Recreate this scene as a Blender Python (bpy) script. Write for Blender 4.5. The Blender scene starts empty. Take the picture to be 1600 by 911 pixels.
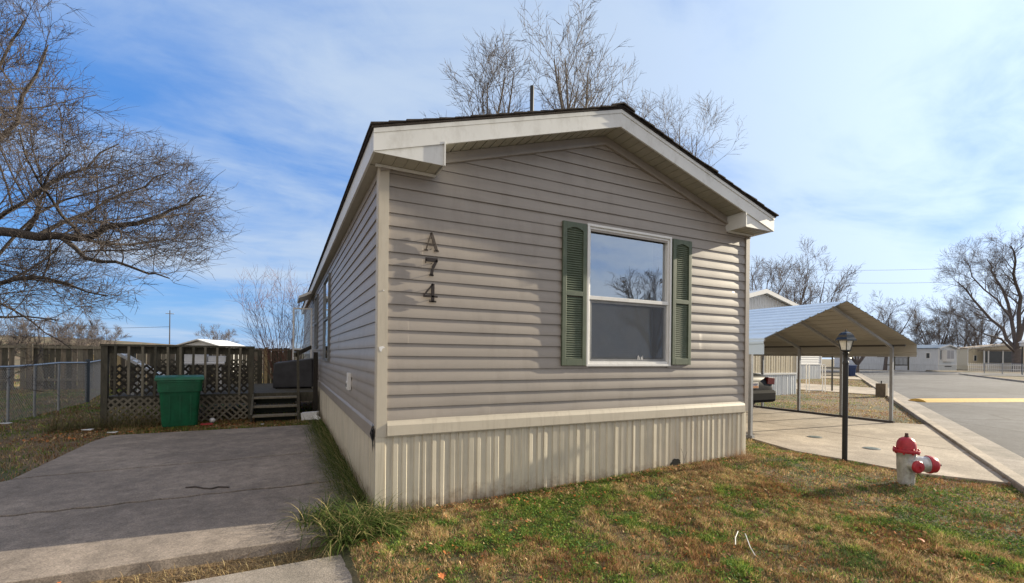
import bpy, bmesh, math, random
import numpy as np
from mathutils import Vector, Matrix

random.seed(7)
RNG = np.random.default_rng(7)
SC = bpy.context.scene
COL = SC.collection

# ------------------------------------------------------------------ camera
F_PX = 716.0; YAW = math.radians(26.37); ROLL = math.radians(0.62)
CAM = Vector((-0.743, -4.166, 1.44))
cd = bpy.data.cameras.new("camera"); cam = bpy.data.objects.new("camera", cd); COL.objects.link(cam)
cd.sensor_width = 36.0; cd.lens = 36.0 * F_PX / 1600.0
cd.shift_y = (555 - 455.5) / 1600.0
cd.clip_start = 0.05; cd.clip_end = 3000
cam.matrix_world = Matrix.Translation(CAM) @ Matrix.Rotation(-YAW, 4, 'Z') @ Matrix.Rotation(math.pi/2, 4, 'X') @ Matrix.Rotation(ROLL, 4, 'Z')
SC.camera = cam

# ------------------------------------------------------------------ light
SUN_AZ = math.radians(-5.6)      # measured from +X, towards -Y
SUN_EL = math.radians(17.5)
sun_dir = Vector((math.cos(SUN_EL)*math.cos(SUN_AZ), math.cos(SUN_EL)*math.sin(SUN_AZ), math.sin(SUN_EL)))
sl = bpy.data.lights.new("sun", 'SUN'); sl.energy = 5.0; sl.angle = math.radians(0.6); sl.color = (1.0, 0.88, 0.67)
so = bpy.data.objects.new("sun", sl); COL.objects.link(so)
so.rotation_euler = sun_dir.to_track_quat('Z', 'Y').to_euler()

w = bpy.data.worlds.new("World"); SC.world = w; w.use_nodes = True
nt = w.node_tree; nt.nodes.clear()
def N(t, **k):
    n = nt.nodes.new(t)
    for a, b in k.items(): setattr(n, a, b)
    return n
def L(a, b): nt.links.new(a, b)
sky = N('ShaderNodeTexSky', sky_type='NISHITA', sun_disc=False, sun_elevation=SUN_EL,
        sun_rotation=math.pi/2 - SUN_AZ, air_density=1.0, dust_density=0.6, ozone_density=3.0)
hs = N('ShaderNodeHueSaturation'); hs.inputs['Saturation'].default_value = 1.28; hs.inputs['Value'].default_value = 1.6
L(sky.outputs[0], hs.inputs['Color'])
tc = N('ShaderNodeTexCoord'); sx = N('ShaderNodeSeparateXYZ'); L(tc.outputs['Generated'], sx.inputs[0])
def M(op, a, b=None, c=None):
    n = N('ShaderNodeMath', operation=op)
    for i, v in enumerate((a, b, c)):
        if v is None: continue
        if isinstance(v, (int, float)): n.inputs[i].default_value = v
        else: L(v, n.inputs[i])
    return n.outputs[0]
zz = M('ADD', M('MAXIMUM', sx.outputs[2], 0.0), 0.16)
cx = N('ShaderNodeCombineXYZ'); L(M('DIVIDE', sx.outputs[0], zz), cx.inputs[0]); L(M('DIVIDE', sx.outputs[1], zz), cx.inputs[1])
def cloudmap(rot, scl, loc, nscale, detail, rough, dist):
    mp = N('ShaderNodeMapping'); mp.inputs['Rotation'].default_value = (0, 0, rot); mp.inputs['Scale'].default_value = scl; mp.inputs['Location'].default_value = loc
    L(cx.outputs[0], mp.inputs[0])
    n = N('ShaderNodeTexNoise'); n.inputs['Scale'].default_value = nscale; n.inputs['Detail'].default_value = detail
    n.inputs['Roughness'].default_value = rough; n.inputs['Distortion'].default_value = dist
    L(mp.outputs[0], n.inputs['Vector']); return n.outputs[0]
n1 = cloudmap(math.radians(18), (0.62, 1.25, 1), (3.1, 0.7, 0), 0.75, 8, 0.55, 0.7)
n2 = cloudmap(math.radians(-8), (0.6, 1.1, 1), (7.7, 3.2, 2), 1.9, 8, 0.55, 0.6)
n3 = cloudmap(math.radians(35), (0.8, 1.1, 1), (1.7, 9.2, 5), 4.5, 6, 0.6, 0.8)
cov = M('ADD', M('ADD', M('MULTIPLY', n1, 0.62), M('MULTIPLY', n2, 0.26)), M('MULTIPLY', n3, 0.12))
# more cloud towards the sun (+X) side
side = M('MULTIPLY', sx.outputs[0], 0.15)
cov = M('ADD', cov, side)
mr = N('ShaderNodeMapRange'); mr.interpolation_type = 'SMOOTHSTEP'
mr.inputs['From Min'].default_value = 0.385; mr.inputs['From Max'].default_value = 0.65
mr.inputs['To Min'].default_value = 0.0; mr.inputs['To Max'].default_value = 0.9
L(cov, mr.inputs['Value'])
# cloud brightness: grows near the sun
dt = N('ShaderNodeVectorMath', operation='DOT_PRODUCT'); L(tc.outputs['Generated'], dt.inputs[0]); dt.inputs[1].default_value = sun_dir
glow = M('POWER', M('MAXIMUM', dt.outputs['Value'], 0.0), 5.0)
val = M('ADD', M('MULTIPLY', glow, 3.8), 4.3)
cc = N('ShaderNodeMix', data_type='RGBA', blend_type='MULTIPLY'); cc.inputs[0].default_value = 1.0
cc.inputs[6].default_value = (0.77, 0.94, 1.18, 1)
cv = N('ShaderNodeCombineXYZ'); [L(val, cv.inputs[i]) for i in range(3)]
L(cv.outputs[0], cc.inputs[7])
# clear sky: the physical sky toned with a clean winter blue
el = M('MAXIMUM', sx.outputs[2], 0.0)
hz = M('POWER', M('SUBTRACT', 1.0, M('MINIMUM', el, 1.0)), 6.0)
blue = N('ShaderNodeMix', data_type='RGBA'); L(hz, blue.inputs[0]); blue.inputs[6].default_value = (0.62, 1.7, 4.4, 1); blue.inputs[7].default_value = (1.05, 2.45, 5.0, 1)
skyb = N('ShaderNodeMix', data_type='RGBA'); skyb.inputs[0].default_value = 0.82; L(hs.outputs[0], skyb.inputs[6]); L(blue.outputs[2], skyb.inputs[7])
mixc = N('ShaderNodeMix', data_type='RGBA'); L(mr.outputs[0], mixc.inputs[0]); L(skyb.outputs[2], mixc.inputs[6]); L(cc.outputs[2], mixc.inputs[7])
# unseen warm cloud added overhead and behind to neutralise the blue ambient light
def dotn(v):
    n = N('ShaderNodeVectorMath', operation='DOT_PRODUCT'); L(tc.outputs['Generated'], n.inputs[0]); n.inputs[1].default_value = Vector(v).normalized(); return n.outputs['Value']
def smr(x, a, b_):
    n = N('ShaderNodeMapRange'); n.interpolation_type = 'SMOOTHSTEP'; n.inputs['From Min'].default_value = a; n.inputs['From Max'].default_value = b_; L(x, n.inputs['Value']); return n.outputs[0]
fill_cloud = M('MULTIPLY', M('SUBTRACT', 1.0, smr(dotn((0.42, 0.85, 0.33)), 0.30, 0.62)), M('SUBTRACT', 1.0, M('MULTIPLY', 0.72, smr(dotn((0.69, -0.70, 0.2)), 0.75, 0.93))))
fill_cloud = M('MULTIPLY', fill_cloud, M('ADD', 0.72, M('MULTIPLY', n1, 0.45))); 
mix2 = N('ShaderNodeMix', data_type='RGBA'); mix2.clamp_factor = True; L(fill_cloud, mix2.inputs[0]); L(mixc.outputs[2], mix2.inputs[6]); mix2.inputs[7].default_value = (5.2, 4.85, 4.55, 1)
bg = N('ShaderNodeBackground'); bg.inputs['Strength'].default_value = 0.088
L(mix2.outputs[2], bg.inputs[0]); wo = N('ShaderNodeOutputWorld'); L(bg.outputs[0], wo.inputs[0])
vs = SC.view_settings; vs.view_transform = 'Standard'; vs.look = 'None'; vs.exposure = 0.98; vs.gamma = 1.0; vs.use_curve_mapping = False
try: SC.cycles.max_bounces = 8; SC.cycles.transparent_max_bounces = 24
except Exception: pass

# ------------------------------------------------------------------ placing helpers
FW = Vector((math.sin(YAW), math.cos(YAW), 0)); RT = Vector((math.cos(YAW), -math.sin(YAW), 0))
def ray(px, py):
    a, b = px - 800, py - 555; c, s = math.cos(ROLL), math.sin(ROLL)
    u, v = a*c + b*s, -a*s + b*c
    return FW + RT*(u/F_PX) - Vector((0, 0, v/F_PX))
def dep(px, py, D): return CAM + ray(px, py)*D
def gnd(px, py, z=0.0):
    r = ray(px, py); return CAM + r*((z - CAM.z)/r.z)
RD = Vector((0.877, 0.480, 0)).normalized(); RN = Vector((RD.y, -RD.x, 0)); RO = Vector((6.40, -2.20, 0))   # kerb line
def sn(x, y):
    d = (x - RO.x, y - RO.y); return d[0]*RD.x + d[1]*RD.y, d[0]*RN.x + d[1]*RN.y
def at_sn(s, n, z=0.0): return Vector((RO.x + RD.x*s + RN.x*n, RO.y + RD.y*s + RN.y*n, z))

# ------------------------------------------------------------------ materials
MATS = {}
def mat(name, col, rough=0.7, metal=0.0, var=0.12, scale=8.0, bump=0.0, bscale=60.0, col2=None, stretch=(1,1,1), spec=0.5, detail=6, attr=None, c2w=0.5, c2scale=None):
    if name in MATS: return MATS[name]
    m = bpy.data.materials.new(name); m.use_nodes = True; t = m.node_tree; b = t.nodes['Principled BSDF']
    b.inputs['Roughness'].default_value = rough; b.inputs['Metallic'].default_value = metal
    b.inputs['Specular IOR Level'].default_value = spec
    co = t.nodes.new('ShaderNodeTexCoord'); mp = t.nodes.new('ShaderNodeMapping'); mp.inputs['Scale'].default_value = stretch
    t.links.new(co.outputs['Object'], mp.inputs[0])
    no = t.nodes.new('ShaderNodeTexNoise'); no.inputs['Scale'].default_value = scale; no.inputs['Detail'].default_value = detail; no.inputs['Roughness'].default_value = 0.65
    t.links.new(mp.outputs[0], no.inputs['Vector'])
    rp = t.nodes.new('ShaderNodeMapRange'); rp.inputs['From Min'].default_value = 0.3; rp.inputs['From Max'].default_value = 0.7
    rp.inputs['To Min'].default_value = 1 - var; rp.inputs['To Max'].default_value = 1 + var
    t.links.new(no.outputs[0], rp.inputs['Value'])
    mx = t.nodes.new('ShaderNodeMix'); mx.data_type = 'RGBA'; mx.blend_type = 'MULTIPLY'; mx.inputs[0].default_value = 1
    if attr:
        at = t.nodes.new('ShaderNodeAttribute'); at.attribute_name = attr; t.links.new(at.outputs['Color'], mx.inputs[6])
    elif col2:
        n2 = t.nodes.new('ShaderNodeTexNoise'); n2.inputs['Scale'].default_value = c2scale or scale*0.25; n2.inputs['Detail'].default_value = 5
        t.links.new(mp.outputs[0], n2.inputs['Vector'])
        r2 = t.nodes.new('ShaderNodeMapRange'); r2.interpolation_type = 'SMOOTHSTEP'; r2.inputs['From Min'].default_value = c2w - 0.1; r2.inputs['From Max'].default_value = c2w + 0.1
        t.links.new(n2.outputs[0], r2.inputs['Value'])
        m2 = t.nodes.new('ShaderNodeMix'); m2.data_type = 'RGBA'; t.links.new(r2.outputs[0], m2.inputs[0])
        m2.inputs[6].default_value = (*col, 1); m2.inputs[7].default_value = (*col2, 1)
        t.links.new(m2.outputs[2], mx.inputs[6])
    else: mx.inputs[6].default_value = (*col, 1)
    cb = t.nodes.new('ShaderNodeCombineXYZ'); [t.links.new(rp.outputs[0], cb.inputs[i]) for i in range(3)]
    t.links.new(cb.outputs[0], mx.inputs[7]); t.links.new(mx.outputs[2], b.inputs['Base Color'])
    if bump:
        nb = t.nodes.new('ShaderNodeTexNoise'); nb.inputs['Scale'].default_value = bscale; nb.inputs['Detail'].default_value = 4
        t.links.new(mp.outputs[0], nb.inputs['Vector'])
        bp = t.nodes.new('ShaderNodeBump'); bp.inputs['Strength'].default_value = bump; bp.inputs['Distance'].default_value = 0.01
        t.links.new(nb.outputs[0], bp.inputs['Height']); t.links.new(bp.outputs[0], b.inputs['Normal'])
    MATS[name] = m; return m

def grain(m, amt, scale=160):
    t = m.node_tree; b = t.nodes['Principled BSDF']; src = b.inputs['Base Color'].links[0].from_socket; co = t.nodes.new('ShaderNodeTexCoord')
    vo = t.nodes.new('ShaderNodeTexVoronoi'); vo.inputs['Scale'].default_value = scale; t.links.new(co.outputs['Object'], vo.inputs['Vector']); sp = t.nodes.new('ShaderNodeSeparateColor'); t.links.new(vo.outputs['Color'], sp.inputs[0])
    r = t.nodes.new('ShaderNodeMapRange'); r.inputs['To Min'].default_value = 1-amt; r.inputs['To Max'].default_value = 1+amt; t.links.new(sp.outputs[0], r.inputs['Value'])
    n2 = t.nodes.new('ShaderNodeTexNoise'); n2.inputs['Scale'].default_value = 1.7; n2.inputs['Detail'].default_value = 10; n2.inputs['Roughness'].default_value = .75; t.links.new(co.outputs['Object'], n2.inputs['Vector'])
    r2 = t.nodes.new('ShaderNodeMapRange'); r2.inputs['From Min'].default_value = .35; r2.inputs['From Max'].default_value = .65; r2.inputs['To Min'].default_value = .78; r2.inputs['To Max'].default_value = 1.2; t.links.new(n2.outputs[0], r2.inputs['Value'])
    mu = t.nodes.new('ShaderNodeMath'); mu.operation = 'MULTIPLY'; t.links.new(r.outputs[0], mu.inputs[0]); t.links.new(r2.outputs[0], mu.inputs[1])
    cb = t.nodes.new('ShaderNodeCombineXYZ'); [t.links.new(mu.outputs[0], cb.inputs[i]) for i in range(3)]
    mx = t.nodes.new('ShaderNodeMix'); mx.data_type = 'RGBA'; mx.blend_type = 'MULTIPLY'; mx.inputs[0].default_value = 1; t.links.new(src, mx.inputs[6]); t.links.new(cb.outputs[0], mx.inputs[7]); t.links.new(mx.outputs[2], b.inputs['Base Color']); return m
def mud(m, z0, z1, col, amt=.75):
    t = m.node_tree; b = t.nodes['Principled BSDF']; src = b.inputs['Base Color'].links[0].from_socket; co = t.nodes.new('ShaderNodeTexCoord'); sp = t.nodes.new('ShaderNodeSeparateXYZ'); t.links.new(co.outputs['Object'], sp.inputs[0])
    no = t.nodes.new('ShaderNodeTexNoise'); no.inputs['Scale'].default_value = 9; no.inputs['Detail'].default_value = 8; no.inputs['Roughness'].default_value = .7; t.links.new(co.outputs['Object'], no.inputs['Vector'])
    ma = t.nodes.new('ShaderNodeMath'); ma.operation = 'MULTIPLY_ADD'; ma.inputs[1].default_value = -.5; t.links.new(no.outputs[0], ma.inputs[0]); t.links.new(sp.outputs[2], ma.inputs[2])
    r = t.nodes.new('ShaderNodeMapRange'); r.interpolation_type = 'SMOOTHSTEP'; r.inputs['From Min'].default_value = z0-.25; r.inputs['From Max'].default_value = z1-.25; r.inputs['To Min'].default_value = amt; r.inputs['To Max'].default_value = 0; t.links.new(ma.outputs[0], r.inputs['Value'])
    mx = t.nodes.new('ShaderNodeMix'); mx.data_type = 'RGBA'; mx.inputs[7].default_value = (*col, 1); t.links.new(r.outputs[0], mx.inputs[0]); t.links.new(src, mx.inputs[6]); t.links.new(mx.outputs[2], b.inputs['Base Color']); return m
def streak(m, amount, scale=(6, 6, 0.5), col=(0.12, 0.11, 0.09)):
    """vertical dirt streaks mixed over the base colour"""
    t = m.node_tree; b = t.nodes['Principled BSDF']; src = b.inputs['Base Color'].links[0].from_socket
    co = t.nodes.new('ShaderNodeTexCoord'); mp = t.nodes.new('ShaderNodeMapping'); mp.inputs['Scale'].default_value = scale
    t.links.new(co.outputs['Object'], mp.inputs[0])
    no = t.nodes.new('ShaderNodeTexNoise'); no.inputs['Scale'].default_value = 2.0; no.inputs['Detail'].default_value = 8; no.inputs['Roughness'].default_value = 0.7
    t.links.new(mp.outputs[0], no.inputs['Vector'])
    r = t.nodes.new('ShaderNodeMapRange'); r.inputs['From Min'].default_value = 0.5; r.inputs['From Max'].default_value = 0.78; r.inputs['To Max'].default_value = amount
    t.links.new(no.outputs[0], r.inputs['Value'])
    mx = t.nodes.new('ShaderNodeMix'); mx.data_type = 'RGBA'; mx.inputs[7].default_value = (*col, 1)
    t.links.new(r.outputs[0], mx.inputs[0]); t.links.new(src, mx.inputs[6]); t.links.new(mx.outputs[2], b.inputs['Base Color'])
    return m

siding = streak(mat('vinyl_siding', (0.312, 0.279, 0.248), 0.42, var=0.06, scale=2.5, stretch=(0.4, 0.4, 4), bump=0.05, bscale=30), 0.5, (1.5, 1.5, 0.5), (0.19, 0.165, 0.14))
siding_shade = siding
cream = streak(mat('cream_trim', (0.50, 0.455, 0.375), 0.5, var=0.05, scale=4), 0.45, (8, 8, 0.7), (0.24, 0.2, 0.15))
skirtm = streak(mat('skirting_metal', (0.56, 0.515, 0.42), 0.4, var=0.08, scale=3), 0.6, (14, 14, 0.6), (0.27, 0.22, 0.16)); mud(skirtm, -.02, .2, (0.2, 0.14, 0.085))
fasciam = streak(mat('white_fascia', (0.70, 0.71, 0.70), 0.45, var=0.05, scale=3), 0.5, (3, 3, 1.5), (0.33, 0.31, 0.27))
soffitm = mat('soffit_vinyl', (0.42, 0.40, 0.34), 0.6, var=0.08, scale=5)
shingle = mat('asphalt_shingle', (0.035, 0.028, 0.026), 0.95, var=0.35, scale=20, bump=0.6, bscale=120)
whitem = streak(mat('white_vinyl', (0.74, 0.74, 0.73), 0.35, var=0.04, scale=6), 0.3, (10, 10, 2), (0.4, 0.38, 0.34))
greenm = streak(mat('green_shutter', (0.082, 0.108, 0.072), 0.55, var=0.15, scale=12), 0.5, (6, 6, 3), (0.2, 0.21, 0.15))
bronze = mat('aged_bronze', (0.05, 0.04, 0.035), 0.35, metal=0.7, var=0.3, scale=30)
blackm = mat('black_metal', (0.012, 0.013, 0.014), 0.42, var=0.2, scale=20)
galv = streak(mat('galvanized_steel', (0.36, 0.37, 0.38), 0.42, metal=0.55, var=0.12, scale=20), 0.3, (4, 4, 1), (0.2, 0.16, 0.12))
concrete = grain(mat('concrete', (0.28, 0.245, 0.21), 0.9, var=0.16, scale=5, bump=0.35, bscale=150, col2=(0.22, 0.195, 0.165), c2scale=0.9), .3, 150)
padconc = grain(mat('pad_concrete', (0.37, 0.315, 0.25), 0.9, var=0.13, scale=4, bump=0.3, bscale=120, col2=(0.28, 0.235, 0.185), c2scale=0.6), .18, 70)
slabconc = grain(mat('slab_concrete', (0.25, 0.21, 0.175), 0.9, var=0.25, scale=9, bump=0.25, bscale=220, col2=(0.19, 0.16, 0.135), c2scale=0.8), .3, 150)
asphalt = mat('asphalt', (0.085, 0.085, 0.092), 0.9, var=0.22, scale=2.2, bump=0.5, bscale=90, col2=(0.058, 0.058, 0.065), c2scale=0.3, c2w=0.5)
def cracks(m, scale, width, col, warp=0.6, rot=0.0, st=(1, 1, 1)):
    t = m.node_tree; b = t.nodes['Principled BSDF']; src = b.inputs['Base Color'].links[0].from_socket; co = t.nodes.new('ShaderNodeTexCoord'); mp = t.nodes.new('ShaderNodeMapping'); mp.inputs['Rotation'].default_value = (0, 0, rot); mp.inputs['Scale'].default_value = st
    t.links.new(co.outputs['Object'], mp.inputs[0]); no = t.nodes.new('ShaderNodeTexNoise'); no.inputs['Scale'].default_value = 1.3; no.inputs['Detail'].default_value = 5; t.links.new(mp.outputs[0], no.inputs['Vector'])
    va = t.nodes.new('ShaderNodeVectorMath'); va.operation = 'MULTIPLY_ADD'; t.links.new(no.outputs['Color'], va.inputs[0]); va.inputs[1].default_value = (warp, warp, warp); t.links.new(mp.outputs[0], va.inputs[2])
    vo = t.nodes.new('ShaderNodeTexVoronoi'); vo.feature = 'DISTANCE_TO_EDGE'; vo.inputs['Scale'].default_value = scale; t.links.new(va.outputs[0], vo.inputs['Vector'])
    r = t.nodes.new('ShaderNodeMapRange'); r.inputs['From Min'].default_value = width*.4; r.inputs['From Max'].default_value = width; r.inputs['To Min'].default_value = 1; r.inputs['To Max'].default_value = 0; t.links.new(vo.outputs['Distance'], r.inputs['Value'])
    mx = t.nodes.new('ShaderNodeMix'); mx.data_type = 'RGBA'; mx.inputs[7].default_value = (*col, 1); t.links.new(r.outputs[0], mx.inputs[0]); t.links.new(src, mx.inputs[6]); t.links.new(mx.outputs[2], b.inputs['Base Color'])
grain(asphalt, .25, 40)
cracks(asphalt, 0.22, 0.010, (0.04, 0.04, 0.042), rot=math.radians(28), st=(1, .45, 1))
wood = streak(mat('weathered_wood', (0.075, 0.068, 0.05), 0.9, var=0.35, scale=7, stretch=(4, 4, 0.8), bump=0.5, bscale=40), 0.5, (5, 5, 1), (0.05, 0.055, 0.04))
woodpale = mat('pale_wood', (0.185, 0.165, 0.125), 0.9, var=0.3, scale=6, stretch=(4, 4, 0.8), bump=0.5, bscale=40)
fencewood = mat('fence_wood', (0.2, 0.165, 0.12), 0.9, var=0.4, scale=5, stretch=(4, 4, 0.6), bump=0.4, bscale=40, col2=(0.12, 0.105, 0.085))
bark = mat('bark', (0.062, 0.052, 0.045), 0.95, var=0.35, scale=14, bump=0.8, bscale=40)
twigm = mat('twig_bark', (0.068, 0.055, 0.05), 0.9, var=0.25, scale=10)
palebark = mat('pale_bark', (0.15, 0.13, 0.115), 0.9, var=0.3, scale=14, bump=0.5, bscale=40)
redbark = mat('reddish_bark', (0.17, 0.085, 0.065), 0.85, var=0.3, scale=12)
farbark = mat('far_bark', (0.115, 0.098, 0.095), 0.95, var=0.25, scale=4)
dirt = mat('dirt_fill', (0.02, 0.017, 0.014), 1.0, var=0.4, scale=20)
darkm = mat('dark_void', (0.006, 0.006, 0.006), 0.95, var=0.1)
litter_white = mat('white_plastic', (0.7, 0.7, 0.7), 0.4, var=0.08)

# ------------------------------------------------------------------ mesh helpers
class MB:
    def __init__(s): s.v = []; s.f = []
    def quad(s, a, b, c, d): n = len(s.v); s.v += [tuple(a), tuple(b), tuple(c), tuple(d)]; s.f.append((n, n+1, n+2, n+3)); return s
    def poly(s, pts): n = len(s.v); s.v += [tuple(p) for p in pts]; s.f.append(tuple(range(n, n+len(pts)))); return s
    def box(s, x0, x1, y0, y1, z0, z1, M=None):
        n = len(s.v); P = [(x0,y0,z0),(x1,y0,z0),(x1,y1,z0),(x0,y1,z0),(x0,y0,z1),(x1,y0,z1),(x1,y1,z1),(x0,y1,z1)]
        if M is not None: P = [tuple(M @ Vector(p)) for p in P]
        s.v += P; s.f += [tuple(n+i for i in q) for q in ((0,3,2,1),(4,5,6,7),(0,1,5,4),(1,2,6,5),(2,3,7,6),(3,0,4,7))]; return s
    def beam(s, a, b, w, h, upv=(0,0,1)):
        a, b = Vector(a), Vector(b); d = (b-a).normalized(); u = Vector(upv)
        if abs(d.dot(u)) > 0.98: u = Vector((0,1,0))
        r = d.cross(u).normalized(); u = r.cross(d); n = len(s.v)
        for p in (a, b):
            for i, j in ((-1,-1),(1,-1),(1,1),(-1,1)): s.v.append(tuple(p + r*(i*w/2) + u*(j*h/2)))
        s.f += [tuple(n+i for i in q) for q in ((3,2,1,0),(4,5,6,7),(0,1,5,4),(1,2,6,5),(2,3,7,6),(3,0,4,7))]; return s
    def tube(s, pts, rad, k=8, cap=True):
        pts = [Vector(p) for p in pts]; n0 = len(s.v); m = len(pts)
        if not hasattr(rad, '__len__'): rad = [rad]*m
        d0 = (pts[-1]-pts[0]); ref = Vector((0,0,1)) if abs(d0.normalized().z) < 0.8 else Vector((1,0,0))
        for i, p in enumerate(pts):
            d = (pts[min(i+1,m-1)] - pts[max(i-1,0)]).normalized(); a = d.cross(ref).normalized(); b = d.cross(a)
            for j in range(k):
                t = 2*math.pi*j/k; s.v.append(tuple(p + (a*math.cos(t) + b*math.sin(t))*rad[i]))
        for i in range(m-1):
            for j in range(k): s.f.append((n0+i*k+j, n0+i*k+(j+1)%k, n0+(i+1)*k+(j+1)%k, n0+(i+1)*k+j))
        if cap: s.f.append(tuple(n0+j for j in range(k))[::-1]); s.f.append(tuple(n0+(m-1)*k+j for j in range(k)))
        return s
    def lathe(s, prof, k=24, M=None, cap=True):
        n0 = len(s.v)
        for r, z in prof:
            for j in range(k):
                t = 2*math.pi*j/k; p = Vector((r*math.cos(t), r*math.sin(t), z)); s.v.append(tuple(M @ p if M is not None else p))
        for i in range(len(prof)-1):
            for j in range(k): s.f.append((n0+i*k+j, n0+i*k+(j+1)%k, n0+(i+1)*k+(j+1)%k, n0+(i+1)*k+j))
        if cap: s.f.append(tuple(n0+j for j in range(k))[::-1]); s.f.append(tuple(n0+(len(prof)-1)*k+j for j in range(k)))
        return s
    def prism(s, pts2, a, b, f):
        """pts2 polygon, extruded between a and b; f(u,v,t)->3d"""
        n = len(pts2); o = len(s.v)
        for t in (a, b):
            for u, v in pts2: s.v.append(tuple(f(u, v, t)))
        s.f.append(tuple(range(o, o+n))[::-1]); s.f.append(tuple(range(o+n, o+2*n)))
        for i in range(n): s.f.append((o+i, o+(i+1)%n, o+n+(i+1)%n, o+n+i))
        return s
    def build(s, name, m, parent=None, smooth=False, loc=None, bevel=0, sub=0):
        me = bpy.data.meshes.new(name); me.from_pydata(s.v, [], s.f); me.update()
        bm = bmesh.new(); bm.from_mesh(me); bmesh.ops.recalc_face_normals(bm, faces=bm.faces); bm.to_mesh(me); bm.free()
        if smooth:
            me.polygons.foreach_set('use_smooth', [True]*len(me.polygons))
            try: me.set_sharp_from_angle(angle=math.radians(40))
            except Exception: pass
        me.materials.append(m); o = bpy.data.objects.new(name, me); COL.objects.link(o)
        if parent is not None: o.parent = parent
        if loc is not None: o.location = loc
        if bevel:
            md = o.modifiers.new('bevel', 'BEVEL'); md.width = bevel; md.segments = 2; md.limit_method = 'ANGLE'
        return o
def tag(o, label=None, cat=None, group=None, kind=None):
    if label: o['label'] = label
    if cat: o['category'] = cat
    if group: o['group'] = group
    if kind: o['kind'] = kind
    return o
def empty(name, loc=(0,0,0), rz=0.0, **k):
    o = bpy.data.objects.new(name, None); COL.objects.link(o); o.location = loc; o.rotation_euler = (0,0,rz); o.empty_display_size = 0.2
    return tag(o, **k)
CH = {}
def copy_tree(o, parent=None, **k):
    c = o.copy(); COL.objects.link(c); c.parent = parent
    for ch in list(o.children): copy_tree(ch, c)
    return tag(c, **k) if k else c
def struct(o): o['kind'] = 'structure'; return o
def hsh(*a):
    x = math.sin(sum(v*k for v, k in zip(a, (127.1, 311.7, 74.7, 19.3))))*43758.5453; return x - math.floor(x)

# numpy value noise
_T = RNG.random((256, 256))
def vnoise(x, y):
    x = np.asarray(x, float); y = np.asarray(y, float); xi = np.floor(x).astype(int); yi = np.floor(y).astype(int); fx = x-xi; fy = y-yi
    fx = fx*fx*(3-2*fx); fy = fy*fy*(3-2*fy); g = lambda a, b: _T[a % 256, b % 256]
    return (g(xi,yi)*(1-fx)+g(xi+1,yi)*fx)*(1-fy) + (g(xi,yi+1)*(1-fx)+g(xi+1,yi+1)*fx)*fy
def fbm(x, y, o=4):
    r = 0; a = 0.5; t = 0
    for i in range(o): r = r + a*vnoise(x*2**i+i*17.3, y*2**i+i*9.1); t += a; a *= 0.55
    return r/t
def sst(a, b, x): t = np.clip((np.asarray(x, float)-a)/(b-a), 0, 1); return t*t*(3-2*t)

ROAD_W = 9.0
def height(x, y):
    x = np.asarray(x, float); y = np.asarray(y, float)
    s = (x-RO.x)*RD.x + (y-RO.y)*RD.y; n = (x-RO.x)*RN.x + (y-RO.y)*RN.y
    h = 0.10*sst(0, 4.9, x)*sst(6.4, 5.2, x)*sst(-1.6, -0.2, y)
    h = h - 0.07*sst(-0.2, -0.5, x)*sst(-0.25, -0.55, y)
    h = h + 0.03*(fbm(x*0.9, y*0.9)-0.5) + 0.012*(fbm(x*5, y*5)-0.5)
    # rise of the ground towards the back yard, and the levee beyond
    h = h + 0.05*sst(9, 18, y)*sst(0, -4, x)
    lev = sst(95, 150, -x*0.444+y*0.896)*sst(30, -60, x)
    h = h + lev*(4.3 + 0.6*fbm(x*0.02, y*0.02))
    road = sst(0.04, 0.16, n)*(1-sst(ROAD_W-0.16, ROAD_W-0.04, n))
    h = h*(1-road) - 0.16*road
    return h

# ------------------------------------------------------------------ ground sheet (grid aligned with the kerb)
def gaxis(lo, hi, fine_lo, fine_hi, step, grow=1.17, cap=60, extra=()):
    a = list(np.arange(fine_lo, fine_hi+1e-6, step)); st = step; x = fine_hi
    while x < hi: st = min(st*grow, cap); x += st; a.append(x)
    st = step; x = fine_lo
    while x > lo: st = min(st*grow, cap); x -= st; a.insert(0, x)
    a = [v for v in a if all(abs(v-e) > 0.03 for e in extra)] + list(extra)
    return np.array(sorted(a))
S = gaxis(-900, 1500, -14, 22, 0.16); Nn = gaxis(-1500, 900, -14, 1.0, 0.16, extra=(0.04, 0.16, ROAD_W-0.16, ROAD_W-0.04))
SS, NN = np.meshgrid(S, Nn, indexing='ij')
X = RO.x + RD.x*SS + RN.x*NN; Y = RO.y + RD.y*SS + RN.y*NN; Z = height(X, Y)
me = bpy.data.meshes.new('ground'); ns, nn = len(S), len(Nn)
V = np.stack([X, Y, Z], -1).reshape(-1, 3); I = np.arange(ns*nn).reshape(ns, nn)
Fq = np.stack([I[:-1,:-1], I[:-1,1:], I[1:,1:], I[1:,:-1]], -1).reshape(-1, 4)
me.vertices.add(len(V)); me.vertices.foreach_set('co', V.ravel()); me.loops.add(Fq.size); me.loops.foreach_set('vertex_index', Fq.ravel().astype(np.int32))
me.polygons.add(len(Fq)); me.polygons.foreach_set('loop_start', np.arange(0, Fq.size, 4, dtype=np.int32)); me.update(calc_edges=True)
bmx = bmesh.new(); bmx.from_mesh(me); bmesh.ops.recalc_face_normals(bmx, faces=bmx.faces)
if sum(f.normal.z for f in list(bmx.faces)[:50]) < 0: bmesh.ops.reverse_faces(bmx, faces=bmx.faces)
bmx.to_mesh(me); bmx.free()
me.polygons.foreach_set('use_smooth', [True]*len(me.polygons))
gm = mat('ground_turf', (0.15, 0.105, 0.062), 1.0, var=0.5, scale=26, bump=1.0, bscale=70, col2=(0.07, 0.075, 0.034), c2scale=0.55, c2w=0.53, detail=10)
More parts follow.
